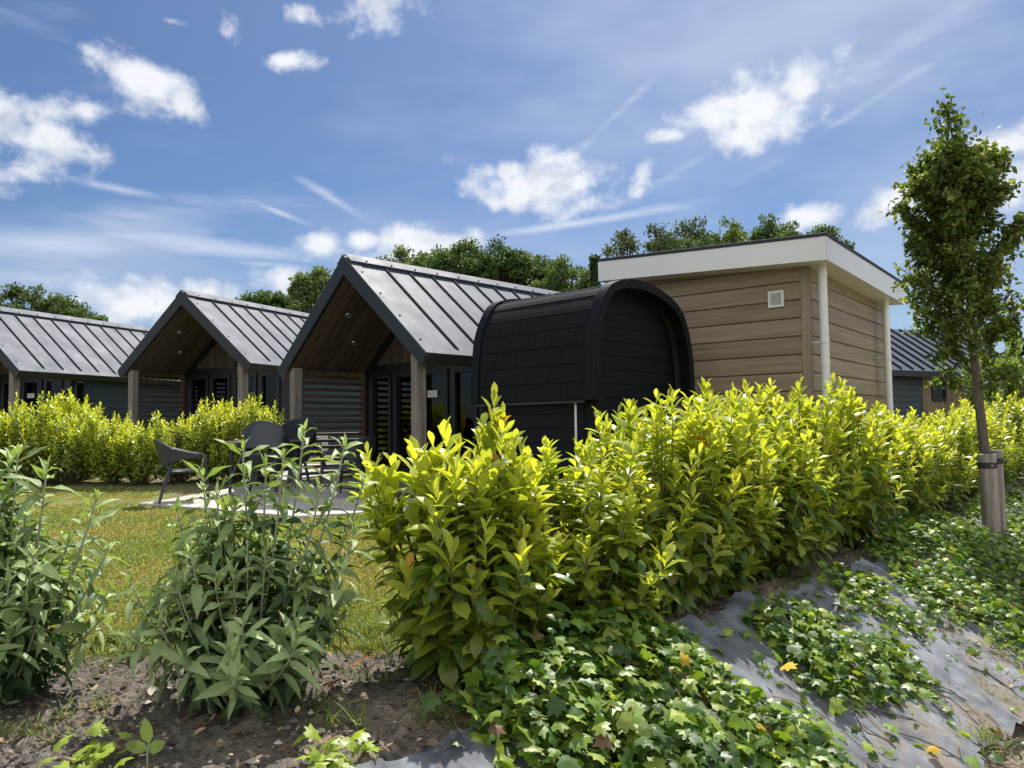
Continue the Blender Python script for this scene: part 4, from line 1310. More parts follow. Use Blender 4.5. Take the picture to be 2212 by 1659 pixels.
bB = buddleia(302, .80, .44, 66, [(.1, .0, .90), (.25, -.05, .84), (.42, 0, .72), (.5, -.05, .55), (0, .1, .88), (-.1, 0, .84), (.3, -.2, .55), (.1, -.35, .4)])
shrub(bB, (-1.98, 2.92, g1(-1.98, 2.92)), 0.0, (.94, 1.02), 'grey-green buddleia cut off by the left picture edge', 'buddleias in the soil bed', (M_budd, M_bstem), 'buddleia')

# ------------------------------------------------------------------ ivy over the bank (one mass), plus loose leaves
def ivy_leaves(mb, P, A, Nn, L, col, rl):
    out = np.array([(0, 0), (-.30, -.02), (-.50, .20), (-.30, .36), (-.40, .66), (-.16, .64), (0, 1.0), (.16, .64), (.40, .66), (.30, .36), (.50, .20), (.30, -.02)])
    n = len(P)
    A = nrm(A); Nn = nrm(Nn - (Nn * A).sum(-1, keepdims=True) * A); S = np.cross(A, Nn)
    k = len(out)
    ctr = np.array([(0, .36)])
    pts = np.concatenate([out, ctr])
    hz = np.concatenate([-.16 * (out[:, 0] ** 2 * 2 + (out[:, 1] - .36) ** 2), [.05]])
    q = rl.uniform(.3, 1.8, (n, 1))
    V = P[:, None] + L[:, None, None] * (pts[None, :, 0, None] * S[:, None] + pts[None, :, 1, None] * A[:, None] + (hz[None] * q)[..., None] * Nn[:, None])
    base = (np.arange(n) * (k + 1))[:, None]
    F = np.concatenate([base + np.array([[i, (i + 1) % k, k]]) for i in range(k)], 0)
    C = np.ones((n, k + 1, 4)); C[:, :, :3] = col[:, None]
    mb.addarr(V.reshape(-1, 3), F, C.reshape(-1, 4))

rl = np.random.default_rng(55)
N = 130000
T0 = rl.uniform(-1.0, 11.5, N); S0 = rl.uniform(-.05, 1.7, N)
xs = E0[0] + T0 * TT[0] + S0 * NN[0]; ys = E0[1] + T0 * TT[1] + S0 * NN[1]
# runners trail down-slope: noise stretched along s
fld = fbm(T0 * 2.3 + .5 * np.sin(S0 * 2), S0 * .75, 4, 91, .55)
bias = np.zeros(N)
def spot(t, s, rt, rs, g):
    return g * np.exp(-(((T0 - t) / rt) ** 2 + ((S0 - s) / rs) ** 2))
def ts_of(px, py):
    p = at(px, py); return float(bank_t(p.x, p.y)), float(bank_s(p.x, p.y))
for px, py, rt, rs, g in ((1250, 1530, .55, .45, .45), (1500, 1600, .6, .45, .42), (1130, 1620, .3, .25, .2), (1700, 1620, .45, .3, .2), (1350, 1440, .3, .2, .18),
                          (1800, 1430, .45, .4, .16), (1950, 1480, .4, .3, .12), (2050, 1200, 1.0, .5, .34), (1900, 1170, .8, .3, .2), (2150, 1250, .8, .5, .25), (1850, 1300, .5, .2, .14),
                          (1530, 1370, .24, .18, -.5), (1620, 1300, .2, .14, -.4), (1630, 1440, .16, .22, -.5), (1615, 1530, .14, .20, -.55), (1880, 1240, .35, .08, -.45), (1945, 1320, .18, .08, -.35), (1760, 1330, .2, .10, -.3), (1850, 1400, .22, .08, -.4), (1480, 1290, .5, .16, -.5),
                          (2150, 1520, .7, .32, -.55), (1960, 1640, .4, .22, -.45), (2080, 1400, .3, .08, -.3), (1620, 1240, .6, .12, -.5), (1160, 1650, .14, .14, -.35), (800, 1640, .3, .25, -.8), (2010, 1235, .3, .08, -.4), (1420, 1330, .3, .12, -.35)):
    t_, s_ = ts_of(px, py)
    bias += spot(t_, s_, rt, rs, g)
sh_ = .16 * sst(1.4, 2.0, T0) * sst(5.0, 4.0, T0)
edge = sst(.0, .16, S0 - sh_) * sst(1.6, 1.2, S0) * sst(.15, .6, T0)
prob = np.clip((fld + bias + .05 * sst(.8, 2.5, T0) - .385) * 4.2, .04, 1) * edge
dens_lim = 1.0 / (1 + .012 * T0 ** 2)
keepi = rl.random(N) < prob * dens_lim * .36
xs, ys, t_k, s_k = xs[keepi], ys[keepi], T0[keepi], S0[keepi]
n = len(xs)
thick = np.clip((fld + bias)[keepi] - .45, 0, .5)
zs = ground(xs, ys) + .045 + rl.uniform(0, 1, n) * (.06 + .30 * thick)
Pn = np.stack([xs, ys, zs], 1)
ang = rl.uniform(0, 6.283, n)
Ai = np.stack([np.cos(ang), np.sin(ang), rl.normal(-.25, .3, n)], 1) + np.append(NN, -.4)[None] * .5
Ni = np.array([[.18, -.12, 1.0]]) + rl.normal(0, .42, (n, 3))
ctone = rl.random(n)
ivc = np.where(ctone[:, None] < .42, np.array([[.16, .25, .035]]), np.where(ctone[:, None] < .86, np.array([[.06, .12, .022]]), np.array([[.28, .35, .06]])))
ivc = ivc * rl.uniform(.75, 1.25, (n, 1))
yl = rl.random(n) < .006; ivc[yl] = np.array([.55, .36, .03])
br = rl.random(n) < .02; ivc[br] = np.array([.17, .10, .05])
Li = rl.uniform(.042, .084, n) * (1 - .22 * sst(1.5, 4, t_k))
iv = MB(); ivy_leaves(iv, Pn, Ai, Ni, Li, ivc, rl)
# bright sprigs right at the camera's feet
for px, py, k in ((200, 1668, 26), (730, 1655, 26), (1090, 1640, 20)):
    c = at(px, py)
    q = rl.normal(0, 1, (k, 3)) * np.array([.07, .05, .02])
    P_ = np.array([[c.x, c.y, c.z + .055]]) + q
    P_[:, 2] = np.maximum(P_[:, 2], ground(P_[:, 0], P_[:, 1]) + .03)
    a_ = rl.uniform(0, 6.283, k)
    ivy_leaves(iv, P_, np.stack([np.cos(a_), np.sin(a_), rl.normal(0, .4, k)], 1), np.array([[0, -.2, 1.]]) + rl.normal(0, .45, (k, 3)), rl.uniform(.04, .07, k), np.array([[.27, .36, .05]]) * rl.uniform(.75, 1.25, (k, 1)), rl)
# runners
for k in range(240):
    i = rl.integers(0, n)
    t_, s_ = t_k[i], s_k[i]; ln = rl.uniform(.25, .7); dt = rl.normal(0, .15)
    u = np.linspace(0, 1, 9)
    tt = t_ + dt * u + .03 * np.sin(u * 7 + k); ss = s_ + ln * u
    xx = E0[0] + tt * TT[0] + ss * NN[0]; yy = E0[1] + tt * TT[1] + ss * NN[1]
    zz = ground(xx, yy) + .05 + .02 * np.sin(u * 9 + k)
    iv.tube(np.stack([xx, yy, zz], 1), .0028, 4, cap=False, col=(.13, .09, .05) if k % 3 else (.36, .29, .19))
tag(iv.build('ivy_ground_cover', M_ivy, smooth=False, color=True), 'glossy green ivy trailing in streaks down the fabric-covered bank', 'ivy', kind='stuff')

# ------------------------------------------------------------------ lawn
rl = np.random.default_rng(77)
N = 420000
d_ = 3.0 * (13.0 / 3.0) ** rl.random(N)                             # more blades near the camera
k_ = rl.uniform(-.72, .20, N)
xs = k_ * d_; ys = d_
lm_ = lawn_mask(xs, ys)
pat = fbm(xs * 1.3, ys * 1.3, 4, 13)
ac_, al_ = hedge_dist(xs, ys)
inpat = ((ys > 8.4) & (xs > -5.2) & ((ys - 8.48) > -.687 * (xs + 2.39)) & ((ys - 8.48) > .42 * (xs + 2.39)))
sel = (rl.random(N) < lm_ * (.45 + .9 * pat)) & (bank_s(xs, ys) < -.1) & ~inpat
xs, ys, d_, pat = xs[sel], ys[sel], d_[sel], pat[sel]
n = len(xs)
zs = ground(xs, ys) - .012
hgt = rl.uniform(.012, .032, n) * (.75 + .6 * pat)
tuft = rl.random(n) < .015; hgt[tuft] *= 1.6
wd = .0011 * d_ * rl.uniform(.7, 1.3, n)
a = rl.uniform(0, 6.283, n)
lean = np.stack([np.cos(a + 1.2), np.sin(a + 1.2)], 1) * (hgt * rl.uniform(.1, .9, n))[:, None]
B = np.stack([xs, ys, zs], 1); Wv = np.stack([np.cos(a), np.sin(a), 0 * a], 1) * wd[:, None]
Mid = B + np.stack([lean[:, 0] * .35, lean[:, 1] * .35, hgt * .6], 1)
Tip = B + np.stack([lean[:, 0], lean[:, 1], hgt], 1)
V = np.stack([B - Wv, B + Wv, Mid + Wv * .8, Mid - Wv * .8, Tip], 1)
F4 = (np.arange(n) * 5)[:, None] + np.array([[0, 1, 2, 3]])
F3 = (np.arange(n) * 5)[:, None] + np.array([[3, 2, 4]])
mixp = np.clip(sst(.35, .65, pat) + rl.normal(0, .18, n), 0, 1)[:, None]
c = np.array([.31, .30, .09]) * (1 - mixp) + np.array([.21, .27, .06]) * mixp
dry = rl.random(n) < .12; c[dry] = np.array([.52, .46, .25])
c *= rl.uniform(.82, 1.15, (n, 1))
C = np.ones((n, 5, 4)); C[:, :, :3] = c[:, None]; C[:, :2, :3] *= .78
gb = MB(); gb.v.append(V.reshape(-1, 3)); gb.c.append(C.reshape(-1, 4)); gb.f = list(map(tuple, F4.tolist())) + list(map(tuple, F3.tolist()))
tag(gb.build('lawn_grass', M_grass, color=True), 'short mown yellowish green grass blades of the lawn in front of the patio', 'grass', kind='stuff')

# weeds and rough grass in the bed, along the lawn edge and on the bank foot
rl = np.random.default_rng(78)
wb = MB()
cent = []
for px, py, q in ((130, 1445, 5), (200, 1400, 5), (260, 1430, 4), (640, 1525, 6), (720, 1570, 5), (900, 1420, 6), (870, 1480, 4), (1000, 1530, 5), (980, 1590, 4), (760, 1400, 4), (60, 1560, 3), (30, 1600, 4), (560, 1400, 4),
                  (930, 1540, 4), (1780, 1260, 5), (2130, 1620, 9), (2190, 1540, 7), (2080, 1500, 5), (2030, 1590, 5), (2180, 1440, 6), (1700, 1280, 4), (2100, 1120, 6), (2190, 1080, 8), (1240, 1420, 3), (840, 1370, 7), (330, 1390, 7), (450, 1385, 5), (180, 1390, 6)):
    p = at(px, py)
    for k in range(q): cent.append((p.x + rl.normal(0, .08), p.y + rl.normal(0, .05)))
for (x, y) in cent:
    m_ = int(rl.integers(10, 26)); z = g1(x, y)
    a = rl.uniform(0, 6.283, m_)
    P_ = np.stack([x + rl.normal(0, .018, m_), y + rl.normal(0, .018, m_), np.full(m_, z)], 1)
    A_ = np.stack([np.cos(a) * .5, np.sin(a) * .5, rl.uniform(.5, 1.4, m_)], 1)
    N_ = np.stack([-np.cos(a), -np.sin(a), np.full(m_, .5)], 1)
    L_ = rl.uniform(.05, .15, m_)
    leaves(wb, P_, A_, N_, L_, .0045, rl.uniform(.4, 1.6, m_), .2, np.array([[.17, .22, .05]]) * rl.uniform(.6, 1.4, (m_, 1)), 'lance')
tag(wb.build('weed_grass', M_grass, color=True), 'thin tufts of rough grass growing in the soil bed and on the bank', 'weeds', kind='stuff')

# crumbs of soil, twigs and pebbles in the bed
rl = np.random.default_rng(79)
cb = MB()
n = 2600
px_ = rl.uniform(-20, 1150, n); py_ = rl.uniform(1395, 1690, n)
ico = np.array([(0, 0, 1), (.9, 0, .2), (.28, .85, .2), (-.72, .53, .2), (-.72, -.53, .2), (.28, -.85, .2), (0, 0, -.6)])
icf = np.array([(0, 1, 2), (0, 2, 3), (0, 3, 4), (0, 4, 5), (0, 5, 1), (6, 2, 1), (6, 3, 2), (6, 4, 3), (6, 5, 4), (6, 1, 5)])
pos = np.array([tuple(at(a, b)) for a, b in zip(px_, py_)])
pos = pos[lawn_mask(pos[:, 0], pos[:, 1]) < .5]; n = len(pos)
r_ = .003 + .016 * rl.random(n) ** 4
th = rl.uniform(0, 6.28, n)
sc_ = np.stack([r_ * rl.uniform(.7, 1.5, n), r_ * rl.uniform(.7, 1.3, n), r_ * rl.uniform(.5, .9, n)], 1)
Vv = ico[None] * sc_[:, None] * rl.uniform(.75, 1.25, (n, 7, 1))
ct, st_ = np.cos(th)[:, None], np.sin(th)[:, None]
Vv = np.stack([Vv[..., 0] * ct - Vv[..., 1] * st_, Vv[..., 0] * st_ + Vv[..., 1] * ct, Vv[..., 2]], -1) + pos[:, None] + np.array([0, 0, .008])
pale_ = rl.random(n) < .05
cc = np.where(pale_[:, None], np.array([[.42, .38, .32]]), np.array([[.10, .085, .07]])) * rl.uniform(.6, 1.3, (n, 1))
Cc = np.ones((n, 7, 4)); Cc[:, :, :3] = cc[:, None]
cb.addarr(Vv.reshape(-1, 3), ((np.arange(n) * 7)[:, None, None] + icf[None]).reshape(-1, 3), Cc.reshape(-1, 4))
m_dirt, t, b, o = mat('crumbled_soil'); vc = t.n('ShaderNodeVertexColor', layer_name='tint'); t.link(vc.outputs[0], b.inputs['Base Color']); b.inputs['Roughness'].default_value = .95
tag(cb.build('soil_crumbs', m_dirt, color=True), 'loose crumbs of dark soil and pale grit on the bed', 'soil', kind='stuff')

# dead leaf litter under the hedges
n = 700
px_ = np.concatenate([rl.uniform(0, 1100, 330), rl.uniform(1250, 2200, 370)]); py_ = np.concatenate([rl.uniform(1400, 1660, 330), rl.uniform(1080, 1600, 370)])
pos = np.array([tuple(at(a, b)) for a, b in zip(px_, py_)])
okp = lawn_mask(pos[:, 0], pos[:, 1]) < .3; pos = pos[okp]; n = len(pos)
pos[:, 2] += .022 + .02 * (bank_s(pos[:, 0], pos[:, 1]) > .1)
a = rl.uniform(0, 6.283, n)
lt = MB()
leaves(lt, pos, np.stack([np.cos(a), np.sin(a), rl.normal(0, .15, n)], 1), np.array([[0, 0, 1.]]) + rl.normal(0, .25, (n, 3)), rl.uniform(.015, .05, n), rl.uniform(.008, .022, n), rl.uniform(-1, 1.2, n), .3,
       np.where(rl.random((n, 1)) < .5, np.array([[.30, .22, .13]]), np.array([[.16, .10, .06]])) * rl.uniform(.6, 1.6, (n, 1)))
n = 2600
tt_ = rl.uniform(.5, 7.5, n); sa_ = rl.choice([0.02, 1.15], n, p=[.35, .65]) + rl.normal(0, .16, n)
xx = E0[0] + tt_ * TT[0] + sa_ * NN[0]; yy = E0[1] + tt_ * TT[1] + sa_ * NN[1]
clm = fbm(xx * 3, yy * 3, 3, 88) > .46
xx, yy, sa_ = xx[clm], yy[clm], sa_[clm]; n = len(xx)
a = rl.uniform(0, 6.283, n)
leaves(lt, np.stack([xx, yy, ground(xx, yy) + .045 + rl.uniform(0, .02, n)], 1), np.stack([np.cos(a), np.sin(a), rl.normal(0, .2, n)], 1), np.array([[0, 0, 1.]]) + rl.normal(0, .4, (n, 3)), rl.uniform(.02, .09, n), rl.uniform(.002, .009, n), rl.uniform(-.8, .8, n), .2,
       np.array([[.34, .27, .17]]) * rl.uniform(.4, 1.4, (n, 1)))
tag(lt.build('leaf_litter', M_dry, color=True, smooth=True), 'small dry brown leaf scraps scattered on soil and fabric', 'leaf litter', kind='stuff')

def one_leaf(px, py, L, Wd, ang, col, label, lift=.03, prof='oval', ivyleaf=False, tilt=.3):
    p = at(px, py); mb = MB()
    A_ = np.array([[math.cos(ang), math.sin(ang), .1]]); N_ = np.array([[.1, -tilt, 1.]])
    P0 = np.zeros((1, 3))
    if ivyleaf: ivy_leaves(mb, P0, A_, N_, np.array([L]), np.array([col]), np.random.default_rng(3))
    else: leaves(mb, P0, A_, N_, L, Wd, -.8, .35, np.array([col]), prof, wave=.3)
    o = mb.build('fallen_leaf', M_dry, smooth=not ivyleaf, color=True)
    o.location = (p.x, p.y, p.z + lift)
    tag(o, label, 'leaf', 'fallen leaves')
one_leaf(690, 1508, .09, .035, .2, (.36, .16, .07), 'orange-brown curled leaf on dark soil right of the buddleia foot')
one_leaf(755, 1455, .09, .02, .5, (.50, .22, .09), 'narrow orange leaf on sunlit soil between buddleia and laurel')
one_leaf(327, 1520, .05, .03, 1.9, (.62, .58, .48), 'pale cream scrap of leaf standing on soil left of the buddleia', tilt=1.0)
one_leaf(640, 1560, .035, .02, 1.6, (.55, .50, .25), 'small yellowish leaf upright in the shaded soil below the buddleia', tilt=1.2)
one_leaf(1478, 1440, .085, .07, -1.6, (.62, .40, .03), 'bright yellow ivy leaf hanging above the fabric, upper of two', .10, ivyleaf=True, tilt=1.4)
one_leaf(1695, 1480, .085, .07, -1.2, (.66, .42, .03), 'bright yellow ivy leaf on bare fabric, lower of two', .09, ivyleaf=True, tilt=1.2)

def seedling():
    p = at(318, 1655)
    root = empty('seedling', (p.x, p.y, p.z), 0, 'two-leaved green seedling rising from shaded soil at the front', 'seedling')
    mb = MB(); mb.tube([(0, 0, -.01), (.0, 0, .04), (.005, 0, .075)], .003, 5, col=(.2, .2, .08)); mb.build('stem', M_bstem, root)
    for A_, P_, L in (((-.25, 0, 1.0), (.004, 0, .07), .07), ((-1, -.1, .25), (.0, 0, .05), .07), ((.9, .1, .45), (.004, 0, .045), .05)):
        mb = MB(); leaves(mb, np.array([P_]), np.array([A_]), np.array([[.1, -1., .35]]), L, .036, .3, .2, np.array([[.17, .24, .06]]), 'round')
        mb.build('leaf', M_budd, root, smooth=True, color=True)
seedling()

def broad_weed(px, py, n, L, label, seed, col=(.09, .17, .03), up=.5):
    p = at(px, py); r2 = np.random.default_rng(seed); mb = MB()
    a = np.arange(n) * 2.4 + r2.uniform(0, 6)
    A_ = np.stack([np.cos(a), np.sin(a), r2.uniform(up * .6, up * 1.5, n)], 1)
    N_ = np.stack([-np.cos(a) * .6, -np.sin(a) * .6, np.ones(n)], 1)
    LL = r2.uniform(.7, 1.1, n) * L
    leaves(mb, np.stack([np.cos(a) * .04, np.sin(a) * .04, r2.uniform(.03, .10, n)], 1), A_, N_, LL, LL * .5, r2.uniform(.5, 1.3, n), .2, np.array([col]) * r2.uniform(.8, 1.3, (n, 1)), 'round', wave=.25)
    root = empty('broadleaf_weed', (p.x, p.y, p.z), 0, label, 'weed')
    mb.build('leaves', M_ivy, root, smooth=True, color=True)
    mb = MB()
    for q in a: mb.tube([(0, 0, -.02), (math.cos(q) * .02, math.sin(q) * .02, .03), (math.cos(q) * .05, math.sin(q) * .05, .08)], .004, 4)
    mb.build('stalks', M_bstem, root)
broad_weed(1912, 1180, 11, .30, 'large dark glossy broad-leaved weed at the foot of the laurel row near the tree', 5, (.07, .14, .05), .9)
broad_weed(285, 1420, 6, .09, 'small broad-leaved weed between the two buddleias at the lawn edge', 6, (.14, .22, .04))
broad_weed(885, 1375, 9, .05, 'low bright green weed in the lawn near the front laurel', 8, (.12, .24, .03), .3)

# ------------------------------------------------------------------ staked young tree
def young_tree():
    rl = np.random.default_rng(404)
    bx, by = 4.66, 7.5
    root = empty('young_hornbeam', (bx, by, g1(bx, by)), 0, 'slender upright young tree with a narrow leafy crown tied to stakes', 'tree')
    z0 = root.location.z
    def w2(px, py, dy=0.0):
        d = ray(px, py); t = (by + dy) / d.y; p = d * t
        return np.array([p.x - bx, p.y - by, p.z + CAMZ - z0])
    trunk = np.array([(0.0, 0, -.05), w2(2140, 1090), w2(2128, 980), w2(2118, 900), w2(2107, 800), w2(2096, 690), w2(2088, 560), w2(2080, 440), w2(2068, 340), w2(2052, 270), w2(2046, 228)])
    st = MB()
    k = len(trunk)
    tt = np.linspace(0, 1, 40); src = np.linspace(0, 1, k)
    tr = np.stack([np.interp(tt, src, trunk[:, i]) for i in range(3)], 1)
    zt = tr[:, 2] / tr[-1, 2]
    st.tube(tr, .050 * (1 - zt) ** .8 + .004, 9)
    st.build('trunk', M_bark, root, smooth=True, color=True)
    br = MB(); lf = MB()
    top = tr[-1, 2]
    zz = np.linspace(.31, .86, 60)
    for q in zz:
        i = np.searchsorted(zt, q); b = tr[min(i, 39)]
        a = rl.uniform(0, 6.283)
        rad_ = .50 * (np.interp(q, [.26, .36, .5, .66, .78, .86], [.7, 1.0, 1.05, .96, .74, .36])) * rl.uniform(.75, 1.05)
        ln_z = rl.uniform(.55, 1.05) * (1 - .55 * q)
        tip = b + np.array([math.cos(a) * rad_, math.sin(a) * rad_, ln_z])
        if q < .33: tip[2] -= .45
        tip[2] = min(tip[2], top * .86)
        c = b + np.array([math.cos(a) * rad_ * .62, math.sin(a) * rad_ * .62, (tip[2] - b[2]) * .38])
        u = np.linspace(0, 1, 9)[:, None]
        path = (1 - u) ** 2 * b + 2 * u * (1 - u) * c + u * u * tip
        br.tube(path, np.linspace(.016 * (1.1 - q), .004, 9), 5, cap=False)
        # twigs with leaves
        for j in range(int(np.interp(q, [.3, .4, .55, .6], [8, 14, 25, 32]))):
            f = rl.uniform(.15, 1.0); p0 = np.array([np.interp(f, u[:, 0], path[:, m]) for m in range(3)])
            dv = unit(np.array([math.cos(a), math.sin(a), .7]) + rl.normal(0, .75, 3)); tl = rl.uniform(.10, .24)
            p1 = p0 + dv * tl
            br.tube([p0, (p0 + p1) / 2 + rl.normal(0, .01, 3), p1], [.004, .003, .002], 3, cap=False)
            m_ = int(rl.integers(12, 20))
            s = rl.uniform(.1, 1.05, m_)[:, None]
            P = p0 + (p1 - p0) * s + rl.normal(0, .02, (m_, 3))
            A = unit(dv)[None] * .5 + rl.normal(0, .7, (m_, 3)) + np.array([[0, 0, -.25]])
            Nn = np.array([[0, 0, 1.]]) + rl.normal(0, .55, (m_, 3))
            L = rl.uniform(.045, .075, m_)
            cl = np.where(rl.random((m_, 1)) < .22, np.array([[.21, .25, .06]]), np.array([[.095, .15, .036]])) * rl.uniform(.7, 1.3, (m_, 1))
            leaves(lf, P, A, Nn, L, L * .58, rl.uniform(.1, .9, m_), .22, cl)
    # leader tuft
    for q in np.linspace(.84, 1.0, 16):
        i = min(39, np.searchsorted(zt, q)); b = tr[i]
        w_ = np.interp(q, [.84, .87, .91, .96, 1.0], [.22, .05, .17, .10, .04])
        m_ = int(14 + 90 * w_)
        P = b + rl.normal(0, 1, (m_, 3)) * np.array([w_ * .75, w_ * .75, .05])
        A = rl.normal(0, .8, (m_, 3)) + np.array([[0, 0, .1]]); Nn = np.array([[0, 0, 1.]]) + rl.normal(0, .6, (m_, 3))
        L = rl.uniform(.05, .08, m_)
        leaves(lf, P, A, Nn, L, L * .58, .5, .2, np.array([[.08, .12, .03]]) * rl.uniform(.7, 1.5, (m_, 1)))
    br.build('branches', M_bark, root, smooth=True, color=True)
    lf.build('crown', M_horn, root, smooth=True, color=True)
    # stakes, each a thing, with the rubber tie on the nearer one
    for i, (px0, px1, pyt, dx, dy, lab) in enumerate(((2113, 2118, 977, -.085, -.10, 'thick grey round stake with black rubber tie, in front of the young tree trunk'),
                                                 (2141, 2150, 970, .13, .10, 'thinner grey round stake behind the young tree trunk'))):
        x, y = bx + dx, by + dy
        sk = empty('tree_stake', (x, y, g1(x, y)), .3 * i, lab, 'stake', 'stakes holding the young tree')
        hgt = (.67 if i == 0 else .70) + 0.0 - sk.location.z + (CAMZ - CAMZ)
        m = MB(); r0 = .078 if i == 0 else .055
        m.tube([(.012, 0, -.1), (.006, 0, .3), (0, 0, hgt - .006), (0, 0, hgt)], [r0, r0, r0, r0 - .006], 16)
        s_ = m.build('post', M_stake, sk, angle=40, color=True)
        m = MB(); m.tube([(0, 0, hgt - .135), (0, 0, hgt - .08)], r0 + .004, 16); ti = m.build('rubber_tie', M_rubber, sk, angle=40)
        if i == 0:
            m = MB(); m.tube([(-.01, -r0 - .003, hgt - .108), (-.01, -r0 - .010, hgt - .108)], .008, 10); m.build('nail_head', M_steel, ti)
young_tree()

# ------------------------------------------------------------------ trees in the distance
def bg_tree(px, ytop, wpx, Y, label, col, seed, style='round', ybot=None):
    rl = np.random.default_rng(seed)
    d = ray(px, ytop); t = Y / d.y
    bx = d.x * t; topz = CAMZ + d.z * t; gz = g1(bx, Y)
    H = topz - gz; R = wpx / FPX * Y / 2
    root = empty('tree' if style != 'conifer' else 'conifer', (bx, Y, gz), 0, label, 'tree', 'trees beyond the cabins')
    m = MB(); m.tube([(0, 0, -.3), (.1, 0, H * .3), (0, .1, H * .7)], [.05 * R + .12, .04 * R + .08, .06], 8)
    lf = MB()
    base = H * (.12 if style == 'conifer' else .22)
    ncl = int(90 + 46 * R * (H - base) / 10) if style != 'wispy' else int(60 + 22 * R * (H - base) / 10)
    cx = []
    nl = 14 if style == 'round' else 1
    lob = []
    for k in range(nl):
        a = rl.uniform(0, 6.283); q = R * .82 * math.sqrt(rl.random())
        lr = R * rl.uniform(.26, .46)
        lob.append((q * math.cos(a), q * math.sin(a), H - lr - rl.uniform(0, .16) * H - .10 * H * (q / R) ** 2, lr))
    lob.append((0, 0, H - .42 * R, R * .42))
    for k in range(ncl):
        if style == 'round' and rl.random() < .8:
            L_ = lob[rl.integers(0, len(lob))]
            v_ = rl.normal(0, 1, 3); v_ /= np.linalg.norm(v_); v_ *= L_[3] * rl.random() ** .35
            cx.append((L_[0] + v_[0], L_[1] + v_[1], min(H - .15, L_[2] + v_[2] * .9))); continue
        u = rl.random()
        z = base + (H - base) * u
        if style == 'conifer': prof = (1 - u) ** .8 * .95 + .05
        elif style == 'wispy': prof = math.sin(math.pi * min(1, .22 + u * .74)) ** .8
        else: prof = math.sqrt(max(.04, 1 - ((u - .35) / .66) ** 2))
        a = rl.uniform(0, 6.283); rr = R * prof * rl.random() ** .4
        cx.append((rr * math.cos(a), rr * math.sin(a), z))
    cx = np.array(cx)
    for (x, y, z) in cx[rl.random(len(cx)) < .35]:
        m.tube([(x * .05, y * .05, z * .6), (x * .6, y * .6, z * .88), (x, y, z)], [.07, .04, .02], 4, cap=False)
    m.build('trunk', M_bark, root, color=True)
    ls = .155 if style != 'wispy' else .13
    for (x, y, z) in cx:
        cr_ = rl.uniform(.40, .85) * (.50 + .09 * R) * (.62 if style == 'wispy' else 1) * (.55 if style == 'conifer' else 1)
        m_ = int(rl.uniform(85, 125) * (.7 if style == 'wispy' else 1))
        v = unit(rl.normal(0, 1, (m_, 3))) * (cr_ * rl.random((m_, 1)) ** .45)
        v[:, 2] *= .75
        if style == 'wispy': v[:, 0] += .55 * v[:, 2] * rl.uniform(.2, .8); v[:, 2] *= 1.5
        P = np.array([[x, y, z]]) + v
        P[:, 2] = np.minimum(P[:, 2], H * 1.0 + .35)
        A = rl.normal(0, 1, (m_, 3)); Nn = np.array([[0, 0, .8]]) + rl.normal(0, .8, (m_, 3)) + .5 * unit(v)
        L = ls * Y / 40 * rl.uniform(.7, 1.5, m_)
        tone = rl.uniform(.7, 1.35)
        c = np.array([col]) * tone * rl.uniform(.7, 1.35, (m_, 1))
        leaves(lf, P, A, Nn, L, L * .6, .3, .2, c, 'dia')
    lf.build('crown', M_far, root, color=True)
G1, G2, G3, G4 = (.10, .15, .05), (.08, .13, .042), (.05, .09, .035), (.14, .19, .075)
bg_tree(62, 616, 200, 46, 'broad grey-green tree over the leftmost cabin roof at the left edge', (.085, .13, .05), 1)
bg_tree(172, 660, 130, 46, 'lower tree right of the broad one above the leftmost cabin roof', (.08, .125, .04), 2)
bg_tree(556, 620, 120, 42, 'dark round tree just right of the second cabin apex', G2, 3)
bg_tree(618, 632, 110, 44, 'low tree between the dark round one and the taller light one', G1, 4)
bg_tree(690, 582, 140, 41, 'taller light green tree just left of the nearest cabin apex', G4, 5)
bg_tree(870, 540, 170, 46, 'light green tree above the ridge right of the nearest cabin apex', G4, 6)
bg_tree(935, 540, 160, 42, 'mid green tree between the light one and the dark oaks', G1, 27)
bg_tree(1000, 522, 160, 38, 'dark oak with billowing crown, left of the pair above the pod', G2, 7)
bg_tree(1082, 516, 165, 38, 'tallest dark oak above the ridge, left of the pod top', G2, 8)
bg_tree(1155, 545, 160, 39, 'dark tree on the right shoulder of the tallest oak', (.07, .115, .04), 9)
bg_tree(1230, 562, 170, 34, 'lower round tree directly above the left of the pod', G1, 10)
bg_tree(1284, 556, 40, 30, 'thin dark conifer beside the left end of the annexe fascia', G3, 11, 'conifer')
bg_tree(1345, 500, 150, 30, 'wispy open tree with bent shoots over the left annexe roof', (.085, .11, .055), 12, 'wispy')
bg_tree(1418, 492, 140, 31, 'second wispy tree beside the dense one over the annexe roof', (.08, .11, .05), 13, 'wispy')
bg_tree(1490, 474, 190, 32, 'dense blue-green tree in the middle above the annexe roof', (.075, .115, .055), 14)
bg_tree(1580, 480, 190, 34, 'yellow-green tree right of the blue-green one above the roof', (.11, .155, .04), 15)
bg_tree(1682, 464, 170, 34, 'dark oak with round top above the roof left of its corner', G2, 16)
bg_tree(1775, 490, 105, 36, 'low dark treetop peeping over the annexe roof corner', G2, 17)
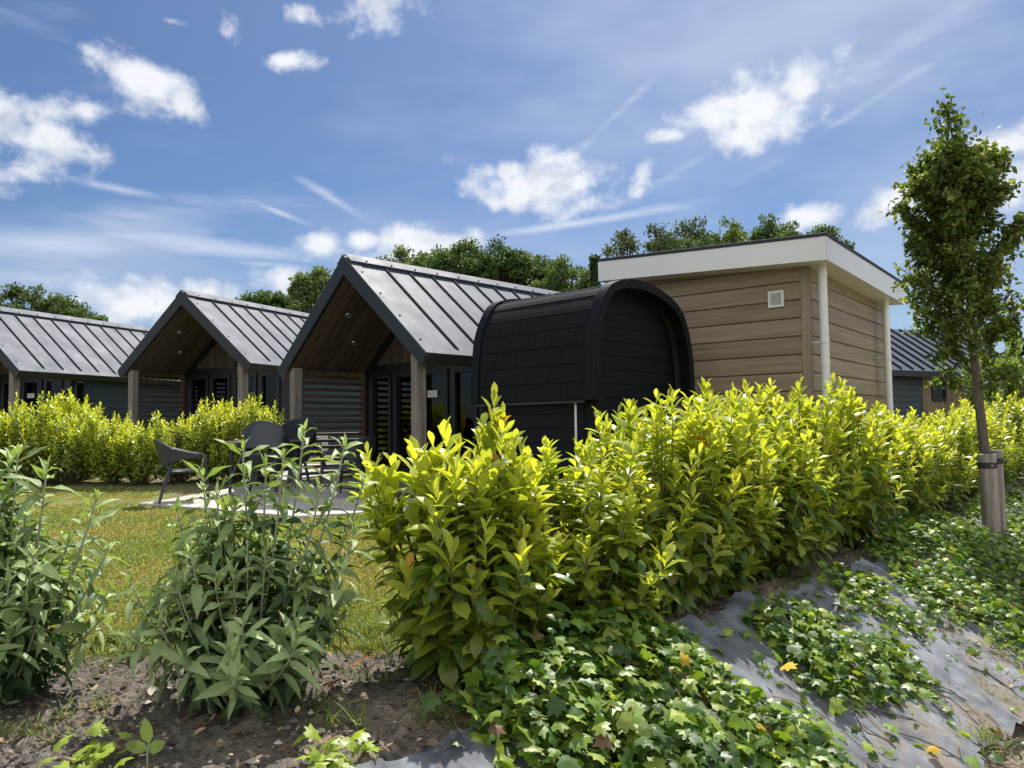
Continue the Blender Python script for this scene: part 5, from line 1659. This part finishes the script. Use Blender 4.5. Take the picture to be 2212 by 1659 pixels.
bg_tree(2188, 690, 70, 34, 'dark slim conifer behind the brown house at the right edge', (.022, .045, .02), 18, 'conifer')

def hedge_block():
    rl = np.random.default_rng(600)
    p = at(2085, 905, .9); Y0 = 19.5
    x0 = (2095 - 1106) / FPX * Y0
    root = empty('clipped_hedge', (x0, Y0, g1(x0, Y0)), -.25, 'bright clipped hedge running below the brown house at the right edge', 'hedge')
    lf = MB(); n = 11000
    P = np.stack([rl.uniform(0, 6.5, n), rl.uniform(-.45, .45, n), rl.uniform(.05, 1.95, n)], 1)
    f = rl.random(n); P[f < .35, 2] = 1.95 + rl.normal(0, .03, (f < .35).sum()); q = (f >= .35) & (f < .75); P[q, 1] = -.45 + rl.normal(0, .04, q.sum())
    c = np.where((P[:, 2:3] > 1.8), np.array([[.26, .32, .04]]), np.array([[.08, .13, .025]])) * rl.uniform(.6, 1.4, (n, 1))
    L = rl.uniform(.06, .11, n)
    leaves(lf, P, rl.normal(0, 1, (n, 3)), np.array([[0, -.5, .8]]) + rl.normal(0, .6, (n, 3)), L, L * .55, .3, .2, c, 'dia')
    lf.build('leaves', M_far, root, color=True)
    m = MB()
    for k in range(14): m.tube([(.3 + k * .45, 0, -.1), (.3 + k * .45, .05, 1.2)], .02, 5)
    m.build('stems', M_bark, root, color=True)
hedge_block()
for i, (px, Y, sxy, sz, lab) in enumerate(((2165, 15.5, 1.5, 1.75, 'dark mixed shrub behind the staked tree, below the clipped hedge'), (2235, 14.0, 1.6, 1.6, 'dark mixed shrub cut off by the right picture edge'))):
    x = (px - 1106) / FPX * Y
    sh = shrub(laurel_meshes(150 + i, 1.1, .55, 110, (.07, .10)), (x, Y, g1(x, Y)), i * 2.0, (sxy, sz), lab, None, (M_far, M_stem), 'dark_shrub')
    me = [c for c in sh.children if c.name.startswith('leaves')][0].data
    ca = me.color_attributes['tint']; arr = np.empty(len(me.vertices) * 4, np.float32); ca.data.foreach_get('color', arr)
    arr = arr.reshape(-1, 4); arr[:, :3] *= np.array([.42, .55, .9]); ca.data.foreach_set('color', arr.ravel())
